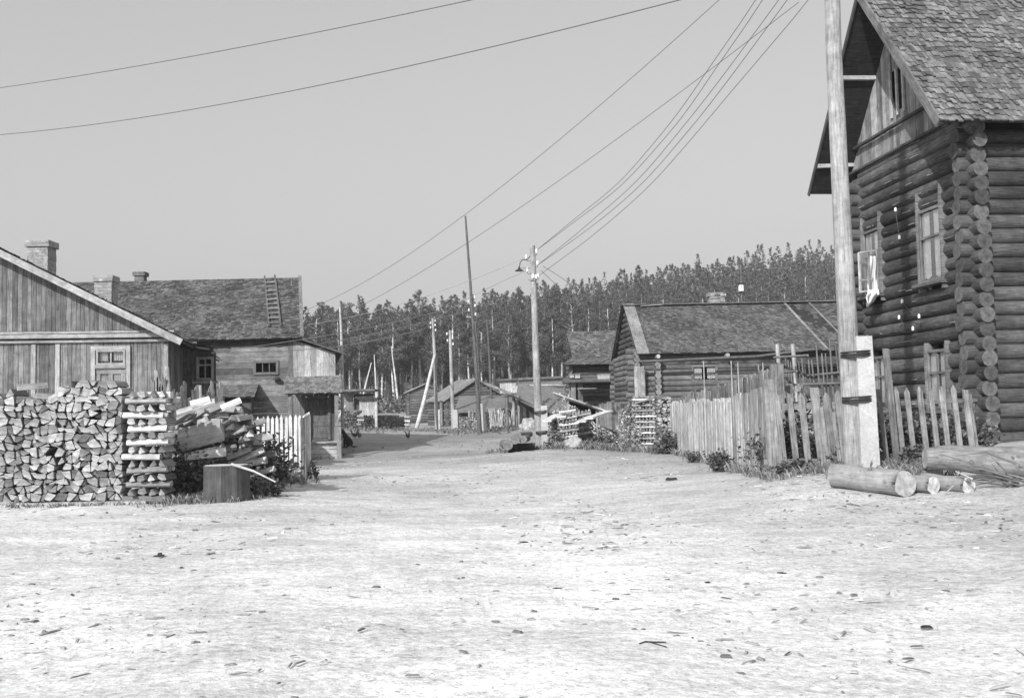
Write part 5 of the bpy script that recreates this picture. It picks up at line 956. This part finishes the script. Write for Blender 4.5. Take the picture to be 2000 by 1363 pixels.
# ================================================================== POLES
def pole(name, label, path, r0, r1, m, ins=(), tone=1.0, n=10, extra=None, isz=1.0):
    pts = [P(*p) for p in path]; pts[0].z = gz(pts[0].x, pts[0].y)-.1; r = T(name, label, 'pole', pts[0]); k = len(pts)
    fine = [];
    for i in range(k-1):
        for j in range(6): fine.append(pts[i].lerp(pts[i+1], j/6))
    fine.append(pts[-1]); L = len(fine)-1
    mb = MB(); mb.tube(fine, [r0+(r1-r0)*i/L for i in range(L+1)], n, tone, 1.4, .015); mb.build('shaft', m, r)
    for (px, py, d, sx) in ins:
        q = P(px, py, d); a_, b_ = MB(), MB(); insul(a_, b_, q, isz, V((sx, 0, 0))); a_.build('insulator', 'porcelain', r); b_.build('insulator_hook', 'metal', r)
    return r
def stub(r, path, w, ties, m='concrete', dpt=.12, taper=.8):
    a, b = P(*path[0]), P(*path[1]); a.z = gz(a.x, a.y)-.1; mb = MB(); mb.boxv((a+b)/2, V((w/2,0,0)), V((0,dpt/2,0)), (b-a)/2, 1, taper); o_ = mb.build('concrete_stub', m, r)
    for (p0, p1, rad) in ties:
        q0, q1 = P(*p0), P(*p1); mb = MB()
        for dz in (-.03, .0, .035): 
            c = (q0+q1)/2; hw = (q1-q0).length/2; mb.tube([c+V((math.cos(t*6.283/16)*hw, math.sin(t*6.283/16)*rad, dz+(q1.z-q0.z)*math.cos(t*6.283/16)/2)) for t in range(17)], .014, 5)
        mb.build('wire_tie', 'metal', r)
R8 = pole('power_pole', 'thick pale wooden power pole lashed to a concrete stub before the tall log house', [(1667, 812, 14.9), (1656, 650, 14.9), (1643, 400, 14.9), (1628, 90, 14.9), (1612, -560, 14.9)], .155, .10, 'pole', (), 1.0, 20)
R8.children[0].location.z = 0
stub(R8, [(1697, 917, 14.78), (1684, 657, 14.78)], .27, [((1643, 694, 14.85), (1703, 690, 14.85), .2), ((1646, 782, 14.85), (1706, 778, 14.85), .2)], 'concrete', .2, .84)
P7 = pole('street_lamp_pole', 'wooden pole with a street lamp arm and insulators in the middle of the village street', [(1054, 872, 33), (1047, 700, 33), (1040, 480, 33)], .14, .085, 'pole', [(1048, 491, 33, 1), (1050, 514, 33, 1), (1028, 502, 33, -1), (1030, 527, 33, -1), (1041, 540, 32.9, 1), (1047, 541, 32.9, 1), (1051, 539, 33, 1)], 1.0, 14, None, 1.1)
stub(P7, [(1065, 874, 32.85), (1062, 792, 32.85)], .24, [((1044, 806, 32.9), (1070, 803, 32.9), .2), ((1047, 845, 32.9), (1072, 843, 32.9), .2)], 'concrete', .18, .84)
mb = MB(); q = P(1036, 500, 33); tip = P(1014, 524, 32.8); mb.tube([q, P(1030, 507, 32.95), P(1020, 508, 32.9), P(1016, 513, 32.85), tip], .014, 6); mb.tube([P(1014, 524, 32.8), P(1036, 524, 33)], .008, 5); la = mb.build('lamp_arm', 'metal', P7)
mb = MB(); mb.tube([tip+V((0,0,.04)), tip+V((0,0,-.02)), tip+V((0,0,-.07)), tip+V((0,0,-.09))], [.03, .04, .13, .145], 14); mb.build('lamp_shade', 'metal', la); mb = MB(); mb.tube([tip+V((0,0,-.07)), tip+V((0,0,-.12))], [.03, .025], 8); mb.build('bulb', 'porcelain', la)
pole('utility_pole', 'pale kinked pole propped by a slanting brace, left of the barn', [(853, 835, 66), (849, 692, 66), (845, 622, 66)], .12, .08, 'pole', [(841, 631, 66, -1), (841, 640, 66, -1), (850, 626, 66, 1), (850, 635, 66, 1), (851, 645, 66, 1)], 1.2, 8, None, 1.2)
mb = MB(); a = P(812, 842, 63); a.z = gz(a.x, a.y)-.05; mb.tube([a, P(828, 783, 64.5), P(849, 693, 65.8)], [.13, .12, .09], 8, 1.8); solo(mb, 'pole_brace', 'pole', a, 'pale slanting brace leaning against the kinked pole', 'brace')
mb = MB(); a = P(858, 830, 67); mb.tube([V((a.x, a.y, gz(a.x, a.y))), P(858, 800, 67)], .09, 6, 1.8); solo(mb, 'short_post', 'pole', a, 'short white post beside the foot of the kinked pole', 'post')
r = pole('utility_pole', 'straight pale pole with white insulators standing left of the tall dark mast', [(886, 843, 62), (882, 740, 62), (879, 645, 62)], .13, .09, 'pole', [(873, 652, 62, -1), (874, 665, 62, -1), (884, 648, 62, 1), (884, 660, 62, 1), (885, 672, 62, 1)], 1.15, 8, None, 1.2)
stub(r, [(890, 843, 61.8), (889, 800, 61.8)], .3, [], 'concrete', .2, .9)
pole('radio_mast', 'very tall thin dark mast rising highest above the wood', [(937, 846, 57), (929, 700, 57), (919, 560, 57), (909, 422, 57)], .13, .05, 'pole_dark', (), 1.0, 8)
r = pole('utility_pole', 'pole with a white concrete stub right behind the tall dark mast', [(939, 820, 58.5), (930, 680, 58.5), (922, 575, 58.5)], .12, .09, 'pole_dark', [(915, 590, 58.4, -1), (916, 606, 58.4, -1), (927, 580, 58.4, 1), (928, 597, 58.4, 1), (929, 614, 58.4, 1)], 2.0, 8, None, 1.3)
stub(r, [(947, 846, 57.8), (942, 788, 57.8)], .28, [((935, 809, 58), (947, 807, 58), .2)], 'concrete', .2, .85); r_ = MB(); r_.tube([P(911, 619, 58.2), P(923, 620, 58.2)], .05, 5, 1); r_.build('cross_bar', 'pole', r)
r = pole('antenna_pole', 'thin dark pole with a small box on top, right of the tall mast', [(962, 838, 72), (957, 720, 72), (951, 618, 72)], .12, .06, 'pole_dark', (), .9, 7); mb = MB(); mb.box(P(950, 616, 72), .3, .25, .42); mb.build('box', 'plank_dark', r)
pole('antenna_pole', 'slim crooked pale pole behind the lean-to of the grey house', [(669, 800, 49), (668, 700, 49), (666, 640, 49), (663, 590, 49)], .09, .05, 'pole', (), 1.5, 6)
mb = MB(); a, b = P(657, 824, 58.5), P(674, 793, 59); mb.tube([a, b], .09, 6, 1.7); solo(mb, 'leaning_log', 'pole', a, 'pale log leaning on the woodpile behind the porch', 'log')
# ================================================================== OVERHEAD WIRES
def wirepx(p3, da, db, r, label, name='overhead_wire', m='wire', group='overhead wires'):
    (xa, ya), (xm, ym), (xb, yb) = p3; f = (xm-xa)/(xb-xa); ia, ib = 1/da, 1/db; dm = 1/(ia+(ib-ia)*f); t = (dm-da)/(db-da) if da != db else f
    a, mm, b = P(xa, ya, da), P(xm, ym, dm), P(xb, yb, db); c = (mm - a*(1-t)**2 - b*t*t)/(2*t*(1-t)); wire([a, c, b], r, label, group, name, m, 30)
wirepx([(-60, 180), (400, 106), (960, -8)], 24, 15, .0075, 'upper of the two dark wires crossing the sky at the left')
wirepx([(-60, 268), (600, 172), (1500, -45)], 26, 13, .008, 'lower and longer of the two dark wires crossing the upper sky')
wirepx([(595, 606), (1094, 272), (1405, 0)], 62, 26, (.012, .008), 'wire passing just over the tip of the tall mast towards the upper right')
wirepx([(700, 600), (1162, 303), (1560, 5)], 60, 26, (.012, .008), 'long wire in the sky passing above the lamp pole on its left')
CB = 'thin wire in the bundle climbing from the lamp pole to the top right'
C_ = [(1048, 489), (1126, 425), (1208, 357), (1281, 275), (1335, 206), (1390, 126), (1445, 47), (1480, -6)]; D_ = [(1050, 518), (1145, 444), (1246, 355), (1338, 247), (1410, 155), (1487, 51), (1530, -8)]; E_ = [(1053, 538), (1160, 458), (1262, 369), (1338, 286), (1426, 182), (1540, 48), (1585, -8)]
for pl, dx, dy in ((C_, 0, 0), (C_, 11, 4), (D_, 0, -4), (D_, 10, 5), (E_, 0, 0)):
    pts = []; n_ = len(pl)
    for i in range(n_-1):
        for j in range(6):
            t = j/6; q0, q1, q2, q3 = pl[max(0, i-1)], pl[i], pl[i+1], pl[min(n_-1, i+2)]
            pts.append([.5*(2*q1[c]+(q2[c]-q0[c])*t+(2*q0[c]-5*q1[c]+4*q2[c]-q3[c])*t*t+(-q0[c]+3*q1[c]-3*q2[c]+q3[c])*t**3) for c in (0, 1)])
    pts.append(pl[-1]); w3 = []
    for x, y in pts: f = (x-pl[0][0])/(pl[-1][0]-pl[0][0]); w3.append(P(x+dx*min(1, f*1.6), y+dy*min(1, f*4), 1/((1-f)/33+f/21)))
    mb = MB(); mb.tube(w3, .0075, 5); solo(mb, 'overhead_wire', 'wire', w3[0], CB, 'wire', 'wire bundle from the lamp pole')
for tr, lb in (([(1056, 528), (1160, 625), (1243, 702)], 'left one of two pale wires from the lamp pole to the long log house'), ([(1060, 520), (1165, 600), (1246, 704)], 'right one of two pale wires from the lamp pole to the long log house')): wirepx(tr, 33, 46, .009, lb, m='plaster', group='service wires')
wirepx([(1030, 502), (880, 562), (590, 636)], 33, 41, .009, 'wire from the lamp pole leftwards to the roof of the grey house', m='plaster', group='service wires')
wirepx([(1030, 528), (930, 575), (850, 624)], 33, 66, .009, 'wire from the lamp pole down to the kinked pole', m='plaster', group='service wires')
wirepx([(915, 590), (720, 640), (413, 688)], 58.4, 28, (.014, .011), 'pale wire from the pole by the mast to the eave of the plank house', m='plaster', group='service wires')
wirepx([(916, 606), (760, 645), (592, 676)], 58.4, 40, .013, 'pale wire from the pole by the mast to the corner of the grey house', m='plaster', group='service wires')
wirepx([(841, 631), (740, 652), (610, 676)], 66, 40.2, .013, 'upper pale wire from the kinked pole to the lean-to roof', m='plaster', group='service wires')
wirepx([(841, 640), (740, 662), (625, 684)], 66, 40.2, .013, 'lower pale wire from the kinked pole to the lean-to roof', m='plaster', group='service wires')
wirepx([(841, 636), (600, 682), (412, 690)], 66, 28, (.014, .010), 'lowest pale wire from the kinked pole to the plank house wing', m='plaster', group='service wires')
# ================================================================== LOGS ON THE GROUND AT THE RIGHT
def lyinglog(name, label, a, b, r0, r1, m='bark', kn=3, tone=1.0, jit=.02, cap=1.35, cut=.75):
    a, b = V(a), V(b); mb = MB(); N_ = 12; pts = [a.lerp(b, i/N_)+V((0,0,.008*math.sin(i*.8))) for i in range(N_+1)]; mb.tube(pts, [(r0+(r1-r0)*i/N_)*(1+(.012 if jit < .04 else .07)*math.sin(i*1.3)) for i in range(N_+1)], 22, tone, cap, min(jit, .03)*.35)
    ax_ = (b-a).normalized(); bb_ = pts[-1]
    for i_ in range(len(mb.v)):
        q_ = V(mb.v[i_])-bb_
        if abs(q_.dot(ax_)) < .02: q_ = V(mb.v[i_]) + ax_*(q_.y*cut + q_.z*-.15*cut); mb.v[i_] = tuple(q_)
    d = (b-a).normalized(); 
    for k in range(kn): q = a.lerp(b, U(.15, .9)); up = V((U(-.5,.5), -U(.3, 1), U(0, 1))).normalized(); rr = (r0+r1)/2; mb.tube([q+up*rr*.85, q+up*rr*1.12], [.035, .02], 7, tone*.8)
    return solo(mb, name, m, a, label, 'log', 'felled logs before the log house')
a, b = GD(1616, 950, .15), GD(1757, 969, .16); lyinglog('felled_log', 'longest smooth log lying in front of the leaning pole, its cut end to the right', a, b, .155, .165, 'bark', 4, 1.25, .008)
a, b = GD(1700, 952, .10), GD(1812, 964, .11); lyinglog('felled_log', 'short log with a round white end right of the longest log', a, b, .10, .112, 'bark', 2, 1.1, .01, 2.6)
a, b = GD(1790, 953, .10), GD(1880, 963, .10); lyinglog('felled_log', 'half-split log with a bright wedge-shaped end at the right of the row', a, b, .10, .105, 'bark', 2, 1.1, .03, 2.4)
a, b = P(1806, 897, 14.1), P(2060, 915, 13.9); lyinglog('felled_log', 'thick gnarled log lying raised on top at the right edge', a+V((0,0,.02)), b, .14, .19, 'bark', 6, 1.15, .05)
a, b = P(1830, 884, 14.9), P(2080, 893, 14.9); lyinglog('felled_log', 'gnarled log lying behind the thick raised one at the right edge', a, b, .10, .15, 'bark', 4, 1.2, .05)
a = GD(1803, 936, .05); mb = MB(); mb.box(a, .3, .26, .16, 1.0, .2); solo(mb, 'log_prop', 'bark', a, 'rough split block propping the raised log', 'block')
rs = random.Random(2)
for i in range(11):
    a = P(1985+rs.uniform(-10, 40), 925+rs.uniform(-20, 40), 13.4); b = P(1850+rs.uniform(-20, 90), 895+rs.uniform(-15, 60), 13.5+rs.uniform(-.2, .3)); mb = MB(); m_ = a.lerp(b, .5)+V((0, 0, rs.uniform(-.05, .1))); mb.tube([a, m_, b], [.016, .012, .004], 5, rs.uniform(.4, 1.8))
    solo(mb, 'dry_branch', 'plank', a, 'dry branch in the tangle beside the logs at the right edge', 'branch', 'tangle of dry branches')
for i, (p0, p1, lb) in enumerate([((1866, 920), (1900, 935), 'bleached splinter sticking out of the tangle of branches'), ((1838, 972), (1862, 948), 'pale forked stick standing before the half-split log')]): mb = MB(); mb.tube([P(*p0, 13.3), P(*p1, 13.2)], [.005, .012], 6, 1.2); solo(mb, 'stick', 'pole', P(*p0, 13.3), lb, 'stick')
# ================================================================== WEEDS
bush('weed_clump', G(475, 18.2), .75, .4, 1.15, 4200, .09, 'tall dark nettles between the firewood heap and the white pickets', None, 'leaf', 60)
bush('weed_clump', G(520, 20.3), .38, .3, .62, 1300, .08, 'weeds growing through the left pickets of the white fence', None, 'leaf', 24)
bush('weed_clump', G(360, 16.6), .38, .45, .95, 2600, .075, 'leafy weeds in the gap beside the criss-cross column', None, 'leaf', 40)
bush('weed_clump', G(400, 16.9), .4, .3, .5, 1200, .07, 'low weeds left of the chopping block', None, 'leaf', 24)
bush('weed_clump', G(500, 16.8), .4, .3, .45, 1200, .07, 'low dark weeds right of the chopping block', None, 'leaf', 24)
bush('weed_clump', G(607, 21.5), .14, .14, .32, 350, .06, 'small weed tuft at the foot of the grey paling', None, 'leaf', 10)
bush('weed_clump', G(1298, 27.6), .34, .3, .62, 1300, .09, 'broad weeds at the foot of the corner of the pale palisade', None, 'leaf', 30)
bush('weed_clump', G(1402, 20.2), .2, .16, .42, 800, .07, 'nettle bush against the middle of the palisade foot', None, 'leaf', 24)
bush('weed_clump', G(1355, 23.4), .25, .15, .25, 450, .06, 'low weeds along the pale palisade foot', None, 'leaf', 14)
bush('weed_clump', G(1545, 15.55), .42, .14, .24, 1300, .06, 'leafy weeds under the open picket fence', None, 'leaf', 30)
bush('weed_clump', G(1637, 15.6), .15, .14, .38, 700, .065, 'upright weed clump growing between pickets left of the leaning pole', None, 'leaf', 16)
bush('weed_clump', G(1775, 15.5), .20, .16, .36, 900, .065, 'weed clump right of the concrete stub under the picket fence', None, 'leaf', 18)
for i, (px, d, w_, h_, n_, lb) in enumerate([(1560, 16.9, .8, .75, 3200, 'mass of garden weeds behind the open picket fence'), (1650, 16.9, .5, .7, 1800, 'garden weeds behind the leaning power pole'), (1775, 17.2, .7, .75, 3000, 'garden weeds behind the pointed pickets, left part'), (1860, 18.2, .6, .8, 2600, 'garden weeds at the corner of the tall log house')]): bush('weed_clump', G(px, d), w_, .45, h_, n_, .085, lb, None, 'leaf', 50)
bush('weed_clump', G(1172, 32.5), .7, .5, .42, 2600, .09, 'wide weed bank between the boulder and the leafy stack', None, 'leaf', 60)
bush('weed_clump', G(1082, 32), .3, .3, .5, 900, .08, 'weeds at the foot of the lamp pole stub', None, 'leaf', 20)
bush('weed_clump', G(1222, 31), .38, .3, 1.1, 900, .07, 'dry leafy climber covering the rough stack', None, 'stake', 34)
bush('weed_clump', G(1092, 36, .2), .5, .35, 1.45, 1300, .09, 'bright leafy shrub between the lamp pole and the open shed', None, 'stake', 30)
for i, px in enumerate((905, 965, 1000, 1035)): bush('weed_clump', G(px, 60+i), .6, .4, .28, 400, .09, ['low grass tuft left of the mast foot', 'low grass tuft right of the mast foot', 'low grass tuft before the brushwood', 'low grass tuft behind the short log pile'][i], None, 'leaf', 14)
# ================================================================== ANIMALS
def hen(px, py, d, rz, label, tone=1.0, s=1.0):
    g_ = G(px, d); c, sn = math.cos(rz), math.sin(rz); r = T('hen', label, 'hen', g_, 'hens on the street')
    tr = lambda x, y, z: g_ + V((x*c-y*sn, x*sn+y*c, z))*s
    mb = MB(); mb.tube([tr(-.22,0,.30), tr(-.17,0,.25), tr(-.08,0,.2), tr(.03,0,.18), tr(.1,0,.22), tr(.13,0,.29), tr(.145,0,.36), tr(.165,0,.40), tr(.19,0,.405), tr(.205,0,.395)], [.012,.045,.085,.095,.07,.045,.03,.033,.025,.008], 10, tone); mb.build('body', 'feather', r)
    mb = MB(); mb.poly([tr(-.14,0,.24), tr(-.3,.02,.38), tr(-.24,0,.42), tr(-.16,-.02,.33)], [(0,1,2,3), (3,2,1,0)], tone*.6); mb.build('tail', 'feather', r)
    mb = MB(); mb.tube([tr(.2,0,.395), tr(.235,0,.385)], [.01,.002], 5, 3); mb.build('beak', 'feather', r); mb = MB(); mb.poly([tr(.14,0,.425), tr(.16,0,.455), tr(.18,0,.44), tr(.2,0,.42)], [(0,1,2,3), (3,2,1,0)], 2); mb.build('comb', 'feather', r)
    for y in (-.035, .035): mb = MB(); mb.tube([tr(.01,y,.12), tr(.02,y,.05), tr(.0,y,.0), tr(.05,y,.003)], [.018,.009,.008,.006], 5, 2); mb.build('leg', 'feather', r)
hen(691, 858, 50, .9, 'slim dark hen with its neck stretched up, right of the dark dog', .8, 1.05); hen(700, 858, 50, 2.0, 'round hen standing beside the slim one', 1.7, .95); hen(794, 856, 51, 1.2, 'single hen standing alone at the edge of the house shadow', 1.0, .95)
g_ = G(674, 44.5); r = T('sitting_dog', 'dark dog sitting beside the porch of the grey house', 'dog', g_)
tr = lambda x, y, z: g_+V((-x, y, z))
mb = MB(); mb.tube([tr(-.2,0,.08), tr(-.17,0,.17), tr(-.1,0,.28), tr(-.02,0,.40), tr(.05,0,.52), tr(.08,0,.60), tr(.11,0,.67), tr(.17,0,.70), tr(.22,0,.68), tr(.27,0,.655), tr(.31,0,.645)], [.07,.14,.155,.13,.115,.075,.075,.085,.065,.04,.025], 12, 1); mb.build('body', 'fur', r)
for y in (-.07, .07):
    mb = MB(); mb.tube([tr(.04,y,.42), tr(.09,y,.25), tr(.09,y,.1), tr(.1,y,.02), tr(.15,y,.015)], [.06,.04,.03,.03,.025], 7); mb.build('front_leg', 'fur', r); mb = MB(); mb.tube([tr(-.14,y*1.6,.18), tr(.0,y*1.9,.2), tr(-.06,y*1.9,.05), tr(.06,y*1.9,.02)], [.1,.07,.04,.03], 7); mb.build('hind_leg', 'fur', r)
    mb = MB(); mb.poly([tr(.11,y*.5,.74), tr(.17,y*.8,.74), tr(.13,y*.9,.83)], [(0,1,2), (2,1,0)]); mb.build('ear', 'fur', r)
mb = MB(); mb.tube([tr(-.2,0,.06), tr(-.35,.05,.03), tr(-.45,.12,.04)], [.035,.03,.015], 6); mb.build('tail', 'fur', r)
# ================================================================== LITTER ON THE GROUND
rs = random.Random(77); mb = MB(); n_ = 0
while n_ < 6500:
    d = 4.6*math.exp(rs.random()*2.15); px = rs.uniform(-80, 2080); x = (px-1000)/2000*d
    dens = .22 + .9*max(0, noise.noise(V((x*.45, d*.35, 9)))) + (.55 if x > .5 and 8 < d < 16 else 0) + (.4 if d > 20 else 0)
    if d < 10: dens *= .3
    if rs.random() > dens: continue
    z = gz(x, d) + noise.noise(V((x*.9, d*.9, 0)))*.035 + noise.noise(V((x*3, d*3, 5)))*.012
    L = rs.choice([.015, .02, .025, .04, .06, .12])*rs.uniform(.6, 1.3)*(1+d*.02); w_ = L*rs.uniform(.12, .6) if L < .08 else rs.uniform(.01, .022); an = rs.gauss(0, .9); t = rs.uniform(.9, 2.6) if rs.random() < .85 else 4.5
    mb.boxv((x, d, z+w_*.12), (math.cos(an)*L/2, math.sin(an)*L/2, rs.uniform(-.1, .1)*L), (-math.sin(an)*w_/2, math.cos(an)*w_/2, 0), (0, 0, w_*.22), t, .7); n_ += 1
solo(mb, 'wood_litter', 'chip', G(1000, 10), 'bark chips, splinters and twigs scattered over the dirt street', 'litter', None, 'stuff')
mb = MB()
for i in range(900):
    d = rs.uniform(6, 22); px = rs.uniform(-80, 2080); x = (px-1000)/2000*d; z = gz(x, d) + noise.noise(V((x*.9, d*.9, 0)))*.035 + noise.noise(V((x*3, d*3, 5)))*.012; s_ = rs.uniform(.006, .022)
    vs = [V((x+rs.uniform(.7,1.3)*s_*a, d+rs.uniform(.7,1.3)*s_*b, z+s_*.5*c)) for a, b, c in ((1,0,0),(0,1,0),(-1,0,0),(0,-1,0),(0,0,1.1))]; mb.poly(vs, [(0,1,4),(1,2,4),(2,3,4),(3,0,4)], rs.uniform(.9, 1.8))
solo(mb, 'pebbles', 'stone', G(1000, 10), 'small pebbles scattered over the dirt street', 'pebbles', None, 'stuff')
for i, (px, py, L, t, an, lb) in enumerate([(309, 1084, .11, .25, .1, 'dark lump of bark lying alone at the left of the street'), (1075, 1147, .09, .15, 0, 'flat dark chip in the middle of the foreground'), (1785, 1218, .08, .2, .1, 'dark ragged chip at the lower right'), (1370, 1134, .07, .15, 0, 'flat dark chip right of the middle of the foreground'), (1512, 1116, .08, .2, 0, 'dark splinter in the right foreground'), (1305, 935, .2, .2, .05, 'dark curled bark strip before the palisade'), (1015, 1056, .08, .2, 0, 'small dark bark piece near the middle of the street')]):
    d = 1.5*2000/(py-800); g_ = G(px, d)
    for _ in range(5): d = (CAMZ-g_.z)*2000/(py-800+(px-1000)*.02); g_ = G(px, d)
    mb = MB(); 
    for k in range(3): mb.boxv(g_+V((U(-.3,.3)*L, U(-.2,.2)*L, L*.06)), V((L*U(.3, .55), 0, U(-.06,.06)*L)), V((0, L*U(.12,.2), 0)), V((0, 0, L*U(.05,.12))), t*U(.8, 1.3), .6)
    if i == 0: mb.boxv(g_+V((.01, 0, L*.2)), V((L*.18,0,0)), V((0,L*.15,0)), V((0,0,L*.17)), t, .8)
    solo(mb, 'bark_piece', 'plank', g_, lb, 'bark')
d = 6.6; g_ = G(1268, d); mb = MB()
for a_, b_ in (((1245, 1246), (1262, 1252)), ((1262, 1252), (1293, 1236)), ((1256, 1251), (1298, 1248))): mb.tube([P(*a_, d)*1, P(*b_, d)], .0045, 5, .4)
for v_ in range(len(mb.v)): q = mb.v[v_]; mb.v[v_] = (q[0], q[1]+(q[2]-g_.z)*-3.5, g_.z+.012+(q[2]-g_.z)*.02)
solo(mb, 'forked_twig', 'plank', g_, 'small forked twig lying in the near foreground', 'twig')
# ---- grass along the verges and fence feet
rs = random.Random(31); mb = MB()
def tuft(x, y, h):
    z = gz(x, y)
    for k in range(rs.randint(4, 8)):
        an = rs.uniform(0, 6.28); l = h*rs.uniform(.5, 1.2); bx_, by_ = x+rs.gauss(0, .035), y+rs.gauss(0, .035); c, sn = math.cos(an), math.sin(an); w_ = rs.uniform(.004, .009)*(1+y*.03)
        p0 = V((bx_-sn*w_, by_+c*w_, z)); p1 = V((bx_+sn*w_, by_-c*w_, z)); md = V((bx_+c*l*.25, by_+sn*l*.25, z+l*.7)); tp = V((bx_+c*l*.6, by_+sn*l*.6, z+l)); mb.poly([p0, p1, md, tp], [(0,1,2), (0,2,3)], rs.uniform(.8, 3.2))
for (pa, da, pb, db, n__, sp, h_) in [(1306, 28.2, 1424, 20.2, 240, .3, .16), (1424, 20, 1500, 16, 200, .22, .13), (1500, 15.7, 1690, 15.2, 330, .3, .12), (1700, 14.6, 1900, 16, 300, .4, .14), (1640, 14.2, 1700, 14.0, 70, .2, .09), (1080, 31, 1300, 30, 260, .5, .2), (960, 34, 1080, 32.5, 160, .6, .16), (870, 58, 1000, 60, 260, 1.6, .22), (660, 58, 860, 63, 200, 1.5, .2), (330, 15.6, 500, 16.4, 260, .3, .12), (500, 19.8, 600, 20.6, 120, .25, .14), (0, 15.0, 330, 15.2, 90, .12, .07), (900, 45, 1300, 40, 200, 5, .08), (600, 36, 670, 41, 60, .6, .12)]:
    for i in range(n__): t = rs.random(); d = da+(db-da)*t+rs.gauss(0, sp); px = pa+(pb-pa)*t; tuft((px-1000)/2000*d+rs.gauss(0, sp*.3), d, h_*rs.uniform(.4, 1.2))
solo(mb, 'verge_grass', 'leaf', G(1300, 20), 'thin tufts of grass along the fence feet, stacks and street verges', 'grass', None, 'stuff')
# ---- the summer air
hz = MB(); hz.box((0, 420, 55), 3000, 1000, 140); ho = hz.build('haze', 'dark'); ho.data.materials.clear(); hm = bpy.data.materials.new('haze_air'); hm.use_nodes = True; hn = hm.node_tree; hn.nodes.clear()
hv = hn.nodes.new('ShaderNodeVolumePrincipled'); hv.inputs['Density'].default_value = .0008; hv.inputs['Color'].default_value = (.9, .9, .9, 1); hv.inputs['Anisotropy'].default_value = .2; hp = hn.nodes.new('ShaderNodeOutputMaterial'); hn.links.new(hv.outputs[0], hp.inputs['Volume']); ho.data.materials.append(hm); ho['kind'] = 'stuff'; ho['label'] = 'thin summer haze softening the far wood'; ho['category'] = 'haze'
for o in sc.objects:
    if '_loc' in o: del o['_loc']
